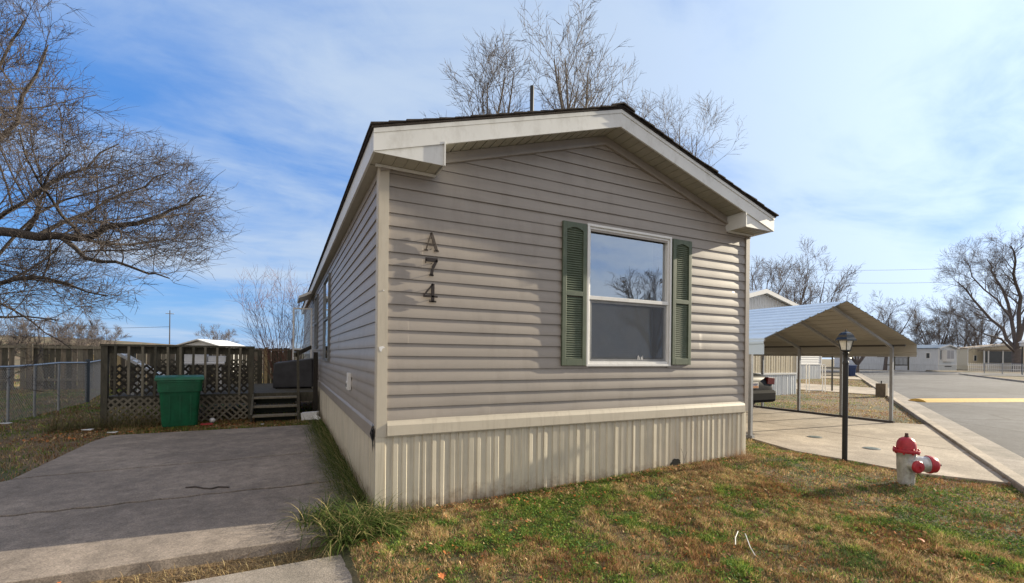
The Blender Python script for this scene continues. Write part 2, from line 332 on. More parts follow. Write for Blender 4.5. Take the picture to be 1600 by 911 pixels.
me.materials.append(gm); o = bpy.data.objects.new('ground', me); COL.objects.link(o); struct(o)

# ------------------------------------------------------------------ road, kerb, slabs
def strip_sn(name, n_lo, n_hi, s_lo, s_hi, z, m, ds=1.0, zf=None):
    b = MB(); s = s_lo; pts = []
    while s < s_hi - 1e-6: pts.append(s); s += ds
    pts.append(s_hi)
    for i in range(len(pts)-1):
        b.quad(at_sn(pts[i], n_lo, z), at_sn(pts[i+1], n_lo, z), at_sn(pts[i+1], n_hi, z), at_sn(pts[i], n_hi, z))
    return struct(b.build(name, m))
strip_sn('road', 0.55, ROAD_W-0.5, -30, 62, 0.006, asphalt, 4)
strip_sn('gutter', 0.14, 0.62, -30, 53, 0.010, concrete, 4)
b = MB(); b.poly([at_sn(53, -70, 0.03), at_sn(66, -70, 0.03), at_sn(66, 80, 0.03), at_sn(53, 80, 0.03)]); struct(b.build('cross_road', asphalt))
def kerb_line(name, side, s0, s1, m):
    b = MB(); L0 = 3.0; s = s0
    if side < 0: prof = [(0.0, -0.3), (0.0, 0.065), (0.012, 0.078), (0.145, 0.075), (0.168, 0.055), (0.19, 0.004), (0.19, -0.3)]
    else: prof = [(ROAD_W-a, z) for a, z in [(0.0, -0.3), (0.0, 0.09), (0.012, 0.1), (0.13, 0.1), (0.155, 0.085), (0.17, 0.004), (0.17, -0.3)]]
    while s < s1:
        e = min(s+L0-0.008, s1); b.prism(prof, s, e, lambda u, v, t: at_sn(t, u, v)); s += L0
    return struct(b.build(name, m))
kerb_line('kerb', -1, -30, 51, padconc); kerb_line('far_kerb', 1, 20, 57, padconc)
# painted speed bump
b = MB(); pa, pb = gnd(1433, 627.5), gnd(1600, 627.0); dbx = (pb-pa).normalized(); px_ = Vector((-dbx.y, dbx.x, 0))
b.prism([(-.32, .008), (-.2, .075), (-.06, .1), (.06, .1), (.2, .075), (.32, .008)], 0, 7.5, lambda u, v, t: pa + dbx*t + px_*u + Vector((0,0,v)))
tag(b.build('speed_bump', mat('yellow_paint', (0.62, 0.38, 0.08), 0.7, var=0.18, scale=9, bump=0.2)), 'yellow painted speed bump across the grey road', 'speed bump')
# left slab: three pours separated by cracks
def slab(name, polys, ztop, zbot, m):
    b = MB()
    for P in polys: b.prism(P, zbot, ztop, lambda u, v, t: (u, v, t))
    return struct(b.build(name, m, bevel=0.006))
def jag(x0, x1, y0, y1, n, a, seed):
    return [(x0+(x1-x0)*i/n, y0+(y1-y0)*i/n + (hsh(i, seed)-0.5)*a) for i in range(n+1)]
c1 = jag(-4.2, -0.1, 1.13, 1.17, 34, 0.05, 1); c2 = jag(-3.36, -0.1, 2.64, 2.84, 28, 0.045, 2)
lft = [(-3.35, 1.9), (-3.5, 1.5)]
fr = jag(-6.4, -0.25, -0.34, -0.40, 40, 0.012, 3)
g_ = 0.022
slab('driveway_slab', [fr + [(-0.1, 0.3)] + [(x, y-g_*(0.5+1.1*hsh(x*9, 5))) for x, y in c1][::-1] + [(-5.2, 0.7), (-6.4, 0.2)],
     [(x, y+g_) for x, y in c1] + [(x, y-g_*0.8) for x, y in c2][::-1],
     [(x, y+g_*0.7) for x, y in c2] + [(-0.1, 5.55), (-3.3, 5.52), (-3.38, 4.9)]], 0.05, -0.25, slabconc)
b = MB(); b.box(-6.3, -0.15, -0.2, 1.25, -0.2, 0.012); b.box(-3.2, -0.15, 1.251, 5.4, -0.2, 0.012); struct(b.build('slab_bed', dirt))
slab('walkway', [[(-5.5, -0.66), (-2.2, -0.62), (-0.36, -0.60), (-0.32, -1.1), (-0.3, -3.0), (-1.0, -5.4), (-5.5, -5.4)]], -0.035, -0.3, concrete)
# carport pad with joints
E1 = [(6.66, 1.4), (6.22, 0.15), (6.29, -0.52), (6.33, -1.35), (6.72, -1.98)]
def kx(x): return RO.y + (x-RO.x)*RD.y/RD.x
pg = 0.008
slab('carport_pad', [
    [(6.29, -0.52), (6.33, -1.35), (6.75, kx(6.75)), (8.62-pg, kx(8.62)), (8.62-pg, 1.2-pg), (6.6, 1.2-pg), (6.22, 0.15)],
    [(8.62+pg, kx(8.62)), (11.75, kx(11.75)), (11.35, 1.2-pg), (8.62+pg, 1.2-pg)],
    [(5.3, 1.2+pg), (8.62-pg, 1.2+pg), (8.62-pg, 4.4-pg), (5.3, 4.4-pg)], [(8.62+pg, 1.2+pg), (11.35, 1.2+pg), (11.35, 4.4-pg), (8.62+pg, 4.4-pg)],
    [(5.3, 4.4+pg), (11.35, 4.4+pg), (11.35, 8.5), (5.3, 8.5)]], 0.035, -0.25, padconc)
slab('second_driveway', [[(20.2, kx(20.2)), (25.0, kx(25.0)), (25.2, 14), (20.0, 14)], ], 0.04, -0.25, padconc)
slab('third_driveway', [[(34.2, kx(34.2)), (38.6, kx(38.6)), (38.6, 28), (34.0, 28)], ], 0.05, -0.25, padconc)

# ------------------------------------------------------------------ mobile home
def rot2(o3, ux):   # frame: u along ux, v = outward normal, z up ; outward = right-hand side of u
    ux = Vector(ux).normalized(); n = Vector((ux.y, -ux.x, 0)); o3 = Vector(o3)
    return lambda u, z, out: o3 + ux*u + n*out + Vector((0, 0, z))
def siding_wall(name, fr, W, z0, z1, roofz, m, parent, h=0.1165, holes=(), nx=70, wav=1.0, seed=0, butt=0.014):
    rows = int(math.ceil((z1-z0)/h)); JN = {}
    for q in range(rows//2+1): JN[q] = [W*((0.13+0.61803*q+0.11*hsh(q, seed)) % 1.0)] + ([W*((0.55+0.7548*q) % 1.0)] if W > 8 or q % 3 == 0 else [])
    us = sorted(set([W*i/nx for i in range(nx+1)] + [e for hh in holes for e in hh[:2]] + [j+e for v_ in JN.values() for j in v_ for e in (-.0006, .0006) if 0.1 < j < W-0.1]))
    us = np.array(us); vv = []; ff = []
    prof = [(0.0, butt), (0.058, butt-0.001), (0.088, 0.0035), (h-0.002, 0.002)]
    segs = [W*0.36, W*0.71]
    for r in range(rows):
        zb = z0 + r*h; base = len(vv); k = len(prof)+1
        til = (hsh(r, seed)-0.5)*0.003*wav
        for u in us:
            wv = (float(fbm(u*1.3+seed*3, r*0.45+seed)) - 0.5)*0.0065*wav + (float(vnoise(u*3.3, r*0.9+seed+40))-0.5)*0.0026*wav
            jo = sum(0.0014 for j in JN[r//2] if u < j)+(hsh(r//2, sum(1 for j in JN[r//2] if u < j), seed)-.5)*.0016; wv2 = (float(vnoise(u*1.7+11, r*1.1+seed+90))-0.5)*0.006*wav
            for i, (dz, out) in enumerate([(0.001, 0.0)] + prof):
                f = 1 - dz/h
                z = min(zb+dz, z1, roofz(u)); oo = out + (jo if i else 0) + (wv*0.7 + (til+wv2*0.5)*f if i else 0)
                vv.append(tuple(fr(u, z, max(oo, 0.0005*i))))
        for a in range(len(us)-1):
            um = (us[a]+us[a+1])/2
            if zb > max(roofz(us[a]), roofz(us[a+1])): continue
            skip = any(hh[0] < um < hh[1] and hh[2] < zb+h*0.5 < hh[3] for hh in holes)
            if skip: continue
            for i in range(k-1):
                ff.append((base+a*k+i, base+(a+1)*k+i, base+(a+1)*k+i+1, base+a*k+i+1))
    me = bpy.data.meshes.new(name); me.from_pydata(vv, [], ff); me.update(); me.materials.append(m)
    me.polygons.foreach_set('use_smooth', [True]*len(me.polygons))
    try: me.set_sharp_from_angle(angle=math.radians(35))
    except Exception: pass
    o = bpy.data.objects.new(name, me); COL.objects.link(o); o.parent = parent; return o
def corrugated(b, fr, W, zb, zt, period=0.08, depth=0.012, jit=0.0, seed=0, base=0.0):
    u = 0.0; pts = []; i = 0
    while u < W:
        p = period*(1 + (hsh(i, seed)-0.5)*jit); p *= (1.22 if i % 2 else 0.78); w_ = p*(0.66 if i % 2 else 0.5)
        t1_, t2_ = (hsh(i, seed, 3)-.5)*.0055*min(1, jit*4), (hsh(i, seed, 6)-.5)*.0045*min(1, jit*4); pts += [(u, 0.002+t1_), (u+w_*0.8, 0.002-t1_), (u+w_*0.8+0.006, depth+t2_), (u+p-0.007, depth-t2_)]; u += p; i += 1
    pts = [(min(a, W), d) for a, d in pts] + [(W, 0)]
    for (a, d), (c, e) in zip(pts[:-1], pts[1:]):
        if c - a < 1e-5: continue
        za = zb(a) if callable(zb) else zb; zc = zb(c) if callable(zb) else zb
        ta = zt(a) if callable(zt) else zt; tcc = zt(c) if callable(zt) else zt
        b.quad(fr(a, za, base+d), fr(c, zc, base+e), fr(c, tcc, base+e), fr(a, ta, base+d))
    return b

W_, LEN = 4.88, 17.5
home = empty('mobile_home', (0, 0, 0), label='taupe lap sided mobile home with green shuttered window and cream skirting', cat='mobile home')
Fr = rot2((0, 0, 0), (1, 0, 0))            # front (outward = -Y)
Sd = rot2((0, LEN, 0), (0, -1, 0))         # left side, u runs from back to front, outward = -X
roof_under = lambda u: 3.14 + 0.308*(min(u, W_-u)) + 0.03
siding_wall('front_wall', Fr, W_, 0.84, 3.95, roof_under, siding, home, holes=[(2.26, 3.42, 1.36, 2.84)], nx=80, seed=1, wav=1.15)
flat = lambda u: 9
siding_wall('side_wall', Sd, LEN, 0.80, 3.14, flat, siding, home, nx=110, seed=5, wav=0.8)
# structural core behind the siding
b = MB(); cy0 = 0.10
b.box(0.02, W_-0.02, cy0, LEN, 0.3, 3.12)
b.prism([(0.02, 3.12), (W_-0.02, 3.12), (W_/2, 3.12+0.308*W_/2)], cy0, LEN, lambda u, v, t: (u, t, v))
b.build('wall_core', siding, home)
b = MB(); b.quad((0,-0.0005,0.5),(2.25,-0.0005,0.5),(2.25,-0.0005,3.1),(0,-0.0005,3.1)); 
# backing sheet around the window opening
b = MB()
for (u0, u1, z0, z1) in ((0.01, 2.25, 0.35, 3.13), (3.43, W_-0.01, 0.35, 3.13), (2.25, 3.43, 0.35, 1.34), (2.25, 3.43, 2.86, 3.13)):
    b.box(u0, u1, 0.002, 0.06, z0, z1)
b.build('wall_sheathing', siding, home)
b = MB(); b.box(W_-0.02, W_, 0.05, LEN, 0.35, 3.13); b.build('right_wall', siding, home)
# corner posts
b = MB(); b.prism([(-0.018, 0.075), (-0.018, -0.02), (-0.012, -0.026), (0.075, -0.026), (0.075, 0.0), (0.0, 0.0), (0.0, 0.075)], 0.70, 3.13, lambda u, v, t: (u, v, t)); b.build('corner_post', cream, home)
b = MB(); b.prism([(W_+0.018, 0.075), (W_+0.018, -0.02), (W_+0.012, -0.026), (W_-0.06, -0.026), (W_-0.06, 0.0), (W_, 0.0), (W_, 0.075)], 0.72, 3.13, lambda u, v, t: (u, v, t)); b.build('corner_post', siding, home)
# band trim above the skirting
b = MB(); b.prism([(0, 0.70), (-0.034, 0.70), (-0.04, 0.712), (-0.036, 0.80), (-0.024, 0.83), (-0.018, 0.85), (0, 0.85)], 0.078, W_-0.062, lambda u, v, t: (t, u, v)); b.build('band_trim', cream, home)
b = MB(); b.prism([(0, 0.66), (-0.03, 0.66), (-0.03, 0.78), (-0.012, 0.81), (0, 0.81)], 0.078, LEN, lambda u, v, t: (u, t, v)); b.build('band_trim', siding, home)
# skirting
skz = lambda u: -0.12 + 0.10*(u/W_)
b = MB(); corrugated(b, rot2((0.0, -0.004, 0), (1, 0, 0)), W_, skz, lambda u: 0.715, 0.094, 0.012, 0.35, 3); b.build('skirting', skirtm, home)
b = MB(); corrugated(b, rot2((-0.004, LEN, 0), (0, -1, 0)), LEN, -0.15, lambda u: 0.69, 0.105, 0.012, 0.2, 8); b.build('skirting', skirtm, home)
b = MB(); b.prism([(-0.022, -0.15), (0.0, -0.022)], 0, 0.1, lambda u, v, t: (u, v, t)) if False else None
b = MB(); b.box(-0.02, 0.055, -0.022, 0.05, -0.15, 0.70); b.build('skirting_corner', skirtm, home)
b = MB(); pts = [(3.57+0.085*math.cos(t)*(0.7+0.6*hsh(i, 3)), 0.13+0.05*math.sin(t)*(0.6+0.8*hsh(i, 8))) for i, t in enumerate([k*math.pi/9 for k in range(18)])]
b.prism(pts, -0.019, -0.0215, lambda u, v, t: (u, t, v)); b.build('hole_shade_plate', darkm, home)  # dark plate standing in for the shade inside a ragged hole
b = MB(); b.poly([(-0.026, 0.075, 0.82), (-0.045, 0.03, 0.74), (-0.03, -0.01, 0.60), (-0.035, 0.06, 0.66), (-0.05, 0.11, 0.72)]); b.poly([(-0.03, -0.0, 0.79), (-0.034, 0.035, 0.55), (-0.037, 0.05, 0.62), (-0.036, 0.07, 0.75)])
b.build('torn_flap', darkm, home)
b = MB(); b.prism([(0.0, 1.50), (0.035, 1.51), (0.052, 1.495), (0.03, 1.485), (0.02, 1.455), (0.005, 1.47)], -0.0265, -0.028, lambda u, v, t: (u, t, v)); b.build('scrape_mark', litter_white, home)
b = MB(); b.lathe([(0.006, 0), (0.006, 0.006)], 10, Matrix.Translation((0.035, -0.026, 2.0)) @ Matrix.Rotation(math.pi/2, 4, 'X')); b.build('nail_head', litter_white, home)

# roof
PKX = W_/2; EV = 0.11; OV = 0.30; SL = 0.308
zr = lambda x: 4.07 - SL*abs(x-PKX)        # underside of the roof deck = top of the fascia
b = MB()
pr = [(-EV-0.02, zr(-EV-0.02)), (PKX, zr(PKX)), (W_+EV+0.02, zr(W_+EV+0.02)), (W_+EV+0.02, zr(W_+EV+0.02)+0.018), (PKX, zr(PKX)+0.018), (-EV-0.02, zr(-EV-0.02)+0.018)]
b.prism(pr, -OV-0.015, LEN+0.3, lambda u, v, t: (u, t, v)); roof = b.build('roof', shingle, home)
b = MB()
for sgn in (-1, 1):
    run = W_/2+EV+0.03; nC = 18
    for i in range(nC):
        a0 = run*(1-i/nC); a1 = max(run*(1-(i+1)/nC)-0.05, 0.0)
        x0, x1 = PKX+sgn*a0, PKX+sgn*a1; yo = -OV-0.032-0.02*hsh(i, sgn+4)
        zA, zB = zr(x0)+0.019, zr(x1)+0.019; y = yo
        k = 0
        while y < LEN+0.25:                      # shingle tabs along the course
            ln = (0.3 if k else 0.16+0.14*hsh(i, 2)); e = min(y+ln-0.006, LEN+0.3); j = 0.006*hsh(i, k, sgn)
            if y < 4.5 or True:
                n = len(b.v)
                P = [(x0, y, zA), (x0, e, zA), (x0, e, zA+0.013+j), (x0, y, zA+0.013+j), (x1, y, zB), (x1, e, zB), (x1, e, zB+0.004), (x1, y, zB+0.004)]
                b.v += P; b.f += [tuple(n+q for q in ff_) for ff_ in ((0,1,2,3),(4,7,6,5),(3,2,6,7),(0,3,7,4),(1,5,6,2),(0,4,5,1))]
            y = y+ln; k += 1
            if y > 4.5: ln = 3
b.build('shingles', shingle, roof)
b = MB()
for i in range(44):
    y = -OV-0.05+i*0.41; b.prism([(PKX-0.15, zr(PKX-0.15)+0.033), (PKX, zr(PKX)+0.04), (PKX+0.15, zr(PKX+0.15)+0.033), (PKX+0.15, zr(PKX+0.15)+0.045), (PKX, zr(PKX)+0.055), (PKX-0.15, zr(PKX-0.15)+0.045)], y, y+0.39, lambda u, v, t: (u, t, v))
b.build('ridge_cap', shingle, roof)
# rake fascia boards
FH = 0.185
for sgn in (-1, 1):
    b = MB(); xe = PKX+sgn*(W_/2+EV)
    P = [(xe, zr(xe)-0.001), (xe, zr(xe)-FH), (PKX, zr(PKX)-FH), (PKX, zr(PKX)-0.001)]
    b.prism(P, -OV, -OV+0.02, lambda u, v, t: (u, t, v))
    b.prism([(xe, zr(xe)-0.003), (xe, zr(xe)-0.04), (PKX, zr(PKX)-0.04), (PKX, zr(PKX)-0.003)], -OV-0.008, -OV-0.0005, lambda u, v, t: (u, t, v))
    b.build('fascia_board', fasciam, home)
# side fascias along the eaves
for sgn in (-1, 1):
    x = PKX+sgn*(W_/2+EV); b = MB(); b.box(min(x, x-sgn*0.02), max(x, x-sgn*0.02), -OV+0.021, LEN+0.28, zr(x)-FH, zr(x)-0.002); b.build('fascia_board', fasciam, home)
# soffits: rake (sloped) with ribs, returns, side eaves
for sgn in (-1, 1):
    b = MB(); a = 0.0
    xs = np.arange(0.0, W_/2+EV-0.02, 0.1)
    for q in xs:
        x0, x1 = PKX+sgn*q, PKX+sgn*min(q+0.1, W_/2+EV-0.02)
        xm0 = x0+(x1-x0)*0.12; z = lambda x: zr(x)-FH+0.022
        b.quad((xm0, -OV+0.02, z(xm0)), (x1, -OV+0.02, z(x1)), (x1, 0.02, z(x1)), (xm0, 0.02, z(xm0)))
        b.quad((x0, -OV+0.02, z(x0)+0.02), (xm0, -OV+0.02, z(xm0)), (xm0, 0.02, z(xm0)), (x0, 0.02, z(x0)+0.02))
        b.quad((x1, -OV+0.02, z(x1)), (x1, -OV+0.02, z(x1)+0.012), (x1, 0.02, z(x1)+0.012), (x1, 0.02, z(x1)))
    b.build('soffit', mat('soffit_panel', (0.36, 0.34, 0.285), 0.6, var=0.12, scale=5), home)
    # frieze trim on the wall below the soffit
    b = MB(); xw = PKX+sgn*(W_/2-0.0)
    P = [(xw, zr(xw)-FH+0.018), (xw, zr(xw)-FH-0.055), (PKX, zr(PKX)-FH-0.055), (PKX, zr(PKX)-FH+0.018)]
    b.prism(P, -0.03, 0.0, lambda u, v, t: (u, t, v)); P = [(p[0], p[1]-0.035*(i in (1, 2))+(-0.07*(i in (0, 3)))) for i, p in enumerate(P)]
    b.prism([(xw, zr(xw)-FH-0.056), (xw, zr(xw)-FH-0.085), (PKX, zr(PKX)-FH-0.085), (PKX, zr(PKX)-FH-0.056)], -0.045, 0.0, lambda u, v, t: (u, t, v))
    b.build('frieze_trim', siding, home)
    # eave return box
    b = MB(); xo = PKX+sgn*(W_/2+EV-0.001); xi = xo-sgn*(0.60 if sgn < 0 else 0.54); zb = zr(xo)-FH-0.002
    zt = lambda x: zr(x)-FH+0.02
    b.prism([(xo, zb), (xi, zb), (xi, zt(xi)-0.02), (xo, zb+0.012)], -OV+0.014, -OV+0.022, lambda u, v, t: (u, t, v))
    b.box(min(xi, xi-sgn*0.012), max(xi, xi-sgn*0.012), -OV-0.004, -0.0, zb-0.004, zt(xi))
    rb = b.build('eave_return', fasciam, home)
    b = MB(); q = 0
    while q < abs(xo-xi)-0.03:
        a0 = xo-sgn*q; a1 = xo-sgn*min(q+0.098, abs(xo-xi)-0.012); b.box(min(a0, a1), max(a0, a1), -OV+0.023, 0.0, zb+0.008, zb+0.014); b.box(min(a0, a0-sgn*0.01), max(a0, a0-sgn*0.01), -OV+0.023, 0.0, zb+0.003, zb+0.0078); q += 0.1
    b.build('return_soffit', soffitm, rb)
    b = MB(); b.box(min(xo-sgn*0.06, xi), max(xo-sgn*0.06, xi), -0.05, -0.028, zb-0.018, zb+0.004); b.build('j_trim', whitem, rb)
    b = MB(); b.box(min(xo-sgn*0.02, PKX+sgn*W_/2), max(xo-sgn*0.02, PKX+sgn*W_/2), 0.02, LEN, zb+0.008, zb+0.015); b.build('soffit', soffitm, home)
b = MB(); b.tube([(1.9, 0.7, 3.8), (1.9, 0.7, 4.69)], 0.024, 12); b.lathe([(0.07, 3.9), (0.05, 3.96), (0.03, 4.03)], 14, Matrix.Translation((1.9, 0.7, 0))); b.build('vent_pipe', blackm, home, smooth=True)

# front window
glassm = bpy.data.materials.new('window_glass'); glassm.use_nodes = True; t = glassm.node_tree; t.nodes.clear()
def T(ty, **k):
    n = t.nodes.new(ty); [setattr(n, a, v) for a, v in k.items()]; return n
def glass_nodes(refl, rough=0.0, tint=(0.9, 0.95, 1.0), wave=0.12):
    ou = T('ShaderNodeOutputMaterial'); gl = T('ShaderNodeBsdfGlossy'); gl.inputs['Roughness'].default_value = rough; gl.inputs['Color'].default_value = (*tint, 1)
    tr = T('ShaderNodeBsdfTransparent'); tr.inputs[0].default_value = (0.75, 0.8, 0.8, 1)
    fr_ = T('ShaderNodeFresnel'); fr_.inputs[0].default_value = 1.5; ma = T('ShaderNodeMath', operation='ADD'); ma.inputs[1].default_value = refl; ma.use_clamp = True
    mx = T('ShaderNodeMixShader'); t.links.new(fr_.outputs[0], ma.inputs[0]); t.links.new(ma.outputs[0], mx.inputs[0]); t.links.new(tr.outputs[0], mx.inputs[1]); t.links.new(gl.outputs[0], mx.inputs[2]); t.links.new(mx.outputs[0], ou.inputs[0])
    co = T('ShaderNodeTexCoord'); no = T('ShaderNodeTexNoise'); no.inputs['Scale'].default_value = 2.2; bp = T('ShaderNodeBump'); bp.inputs['Strength'].default_value = wave; bp.inputs['Distance'].default_value = 0.02
    t.links.new(co.outputs['Object'], no.inputs['Vector']); t.links.new(no.outputs[0], bp.inputs['Height']); t.links.new(bp.outputs[0], gl.inputs['Normal'])
glass_nodes(0.42)
doorglass = bpy.data.materials.new('door_glass'); doorglass.use_nodes = True; t = doorglass.node_tree; t.nodes.clear(); glass_nodes(0.08, 0.0, (0.6, 0.75, 0.95), 0.02)
screenm = bpy.data.materials.new('insect_screen'); screenm.use_nodes = True; t = screenm.node_tree; t.nodes.clear()
ou = T('ShaderNodeOutputMaterial'); df = T('ShaderNodeBsdfDiffuse'); df.inputs[0].default_value = (0.16, 0.17, 0.19, 1); tr = T('ShaderNodeBsdfTransparent'); mx = T('ShaderNodeMixShader')
co = T('ShaderNodeTexCoord'); wn = T('ShaderNodeTexNoise'); wn.inputs['Scale'].default_value = 5; wn.inputs['Detail'].default_value = 8; mr_ = T('ShaderNodeMapRange'); mr_.inputs['From Min'].default_value = 0.3; mr_.inputs['From Max'].default_value = 0.7; mr_.inputs['To Min'].default_value = 0.46; mr_.inputs['To Max'].default_value = 0.58
t.links.new(co.outputs['Object'], wn.inputs['Vector']); t.links.new(wn.outputs[0], mr_.inputs['Value']); t.links.new(mr_.outputs[0], mx.inputs[0])
t.links.new(tr.outputs[0], mx.inputs[1]); t.links.new(df.outputs[0], mx.inputs[2]); t.links.new(mx.outputs[0], ou.inputs[0])
blindm = mat('blind_slat', (0.42, 0.43, 0.45), 0.6, var=0.08, scale=10)

def ring(b, u0, u1, z0, z1, wd, o0, o1, fr):
    for (a, c, e, f) in ((u0, u1, z0, z0+wd), (u0, u1, z1-wd, z1), (u0, u0+wd, z0+wd, z1-wd), (u1-wd, u1, z0+wd, z1-wd)):
        b.prism([(a, e), (c, e), (c, f), (a, f)], o0, o1, lambda u, v, t_: fr(u, v, t_))
    return b
wx0, wx1, wz0, wz1, wm = 2.215, 3.46, 1.325, 2.895, 2.085
b = MB(); ring(b, wx0, wx1, wz0, wz1, 0.027, -0.06, 0.036, Fr); ring(b, wx0+0.0275, wx1-0.0275, wz0+0.0275, wz1-0.0275, 0.025, -0.06, 0.018, Fr)
b.prism([(wx0+0.033, wm-0.02), (wx1-0.033, wm-0.02), (wx1-0.033, wm+0.022), (wx0+0.033, wm+0.022)], -0.03, 0.026, lambda u, v, t_: Fr(u, v, t_)); win = b.build('window', whitem, home, bevel=0.003)
b = MB(); ring(b, wx0+0.054, wx1-0.054, wz0+0.054, wm-0.0205, 0.03, -0.028, 0.006, Fr); b.build('lower_sash', whitem, win)
b = MB(); b.quad(Fr(wx0+.05, wm+.02, -0.024), Fr(wx1-.05, wm+.02, -0.024), Fr(wx1-.05, wz1-.05, -0.024), Fr(wx0+.05, wz1-.05, -0.024)); b.build('pane', glassm, win)
b = MB(); b.quad(Fr(wx0+.08, wz0+.08, -0.012), Fr(wx1-.08, wz0+.08, -0.012), Fr(wx1-.08, wm-.04, -0.012), Fr(wx0+.08, wm-.04, -0.012)); b.build('pane', doorglass, win)
b = MB(); b.quad(Fr(wx0+.06, wz0+.06, 0.008), Fr(wx1-.06, wz0+.06, 0.008), Fr(wx1-.06, wm-.022, 0.008), Fr(wx0+.06, wm-.022, 0.008)); b.build('screen', screenm, win)
b = MB()
z = wz0+0.05
while z < wz1-0.04:
    b.quad(Fr(wx0+.05, z, -0.083), Fr(wx1-.20, z, -0.083), Fr(wx1-.20, z+0.021, -0.066), Fr(wx0+.05, z+0.021, -0.066)); z += 0.0225
b.build('blinds', blindm, win)
b = MB(); b.quad(Fr(wx0, wz0, -0.095), Fr(wx1, wz0, -0.095), Fr(wx1, wz1, -0.095), Fr(wx0, wz1, -0.095)); b.build('dark_interior', mat('interior_dark', (0.05, 0.048, 0.05), 0.9, var=0.3), win)
b = MB()
for i, x in enumerate((2.96, 2.985, 3.01, 3.03)): b.poly([Fr(x, wz0+.075, 0.010), Fr(x+.012, wz0+.08, 0.010), Fr(x+.016-.01*(i%2), wz0+.13-.015*(i%3), 0.010), Fr(x+.004, wz0+.12, 0.010)])
b.build('tape_scrap', litter_white, win)

# shutters
def shutter(u0, u1, z0, z1):
    b = MB(); e = 0.05; mid = (z0+z1)/2
    def bx(a, c, p, q, o0=0.016, o1=0.042): b.prism([(a, p), (c, p), (c, q), (a, q)], o0, o1, lambda u, v, t_: Fr(u, v, t_))
    bx(u0, u0+e, z0, z1); bx(u1-e, u1, z0, z1); bx(u0+e, u1-e, z0, z0+0.075); bx(u0+e, u1-e, mid-0.02, mid+0.03)
    # arched top rail
    n = 12; pa = [(u0+e, z1), (u1-e, z1)]; cx_ = (u0+u1)/2; hw = (u1-u0)/2-e
    pa = [(u1-e, z1), (u0+e, z1)] + [(cx_-hw+2*hw*i/n, z1-0.085+0.03*math.sin(math.pi*i/n)) for i in range(n+1)]
    b.prism(pa, 0.016, 0.042, lambda u, v, t_: Fr(u, v, t_))
    sh = b.build('shutter', greenm, home, bevel=0.003)
    b = MB()
    for za, zb_ in ((z0+0.08, mid-0.02), (mid+0.032, z1-0.06)):
        z = za
        while z < zb_-0.012:
            b.quad(Fr(u0+e, z, 0.034), Fr(u1-e, z, 0.034), Fr(u1-e, z+0.026, 0.018), Fr(u0+e, z+0.026, 0.018))
            b.quad(Fr(u0+e, z, 0.034), Fr(u1-e, z, 0.034), Fr(u1-e, z-0.005, 0.029), Fr(u0+e, z-0.005, 0.029)); z += 0.0245
    b.build('louvres', greenm, sh)
shutter(1.895, 2.205, 1.335, 2.88); shutter(3.478, 3.79, 1.345, 2.88)

# house number A 7 4 in serif strokes, standing off the wall
num = empty('house_number', (0, 0, 0)); num.parent = home
def glyph(strokes, ox, oz, hgt, name, m):
    b = MB(); wd = hgt*0.8
    for pl, th in strokes:
        for (a, c) in zip(pl[:-1], pl[1:]):
            A = Vector((ox+a[0]*wd, oz+a[1]*hgt)); B_ = Vector((ox+c[0]*wd, oz+c[1]*hgt)); d = (B_-A).normalized(); nn_ = Vector((-d.y, d.x))
            t0, t1 = [q*1.3 for q in (th if hasattr(th, '__len__') else (th, th))]; A2 = A-d*0.002; B2 = B_+d*0.002
            P = [A2+nn_*t0/2, B2+nn_*t1/2, B2-nn_*t1/2, A2-nn_*t0/2]
            b.prism([(p.x, p.y) for p in P], 0.034, 0.048, lambda u, v, t_: Fr(u, v, t_))
    for (u, v) in ((ox+0.5*wd, oz+0.75*hgt), (ox+0.5*wd, oz+0.12*hgt)): b.box(u-0.003, u+0.003, -0.034, 0.0, v-0.003, v+0.003)
    g = b.build(name, m, num, bevel=0.0015); return g
bronze_lit = mat('sunlit_bronze', (0.10, 0.078, 0.058), 0.32, metal=0.6, var=0.4, scale=40)  # lighter bronze copy: sunlight on the letter put into the colour
glyph([([(0.10, 0.02), (0.47, 1.0)], 0.009), ([(0.47, 1.0), (0.88, 0.02)], 0.021), ([(0.26, 0.36), (0.70, 0.36)], 0.009), ([(-0.02, 0.02), (0.24, 0.02)], 0.012), ([(0.70, 0.02), (1.02, 0.02)], 0.012)], 0.395, 2.395, 0.165, 'letter_plate', bronze_lit)
glyph([([(0.02, 0.95), (0.92, 0.95)], 0.028), ([(0.04, 0.98), (0.02, 0.74)], (0.012, 0.006)), ([(0.88, 0.95), (0.58, 0.52), (0.45, 0.02)], (0.016, 0.024)), ([(0.32, 0.03), (0.62, 0.03)], 0.012)], 0.405, 2.165, 0.155, 'digit_plate', bronze)
glyph([([(0.66, 0.0), (0.66, 1.0)], 0.024), ([(0.66, 1.0), (0.02, 0.34)], 0.011), ([(0.0, 0.30), (1.0, 0.30)], 0.014), ([(0.42, 0.02), (0.9, 0.02)], 0.012)], 0.39, 1.925, 0.165, 'digit_plate', bronze)

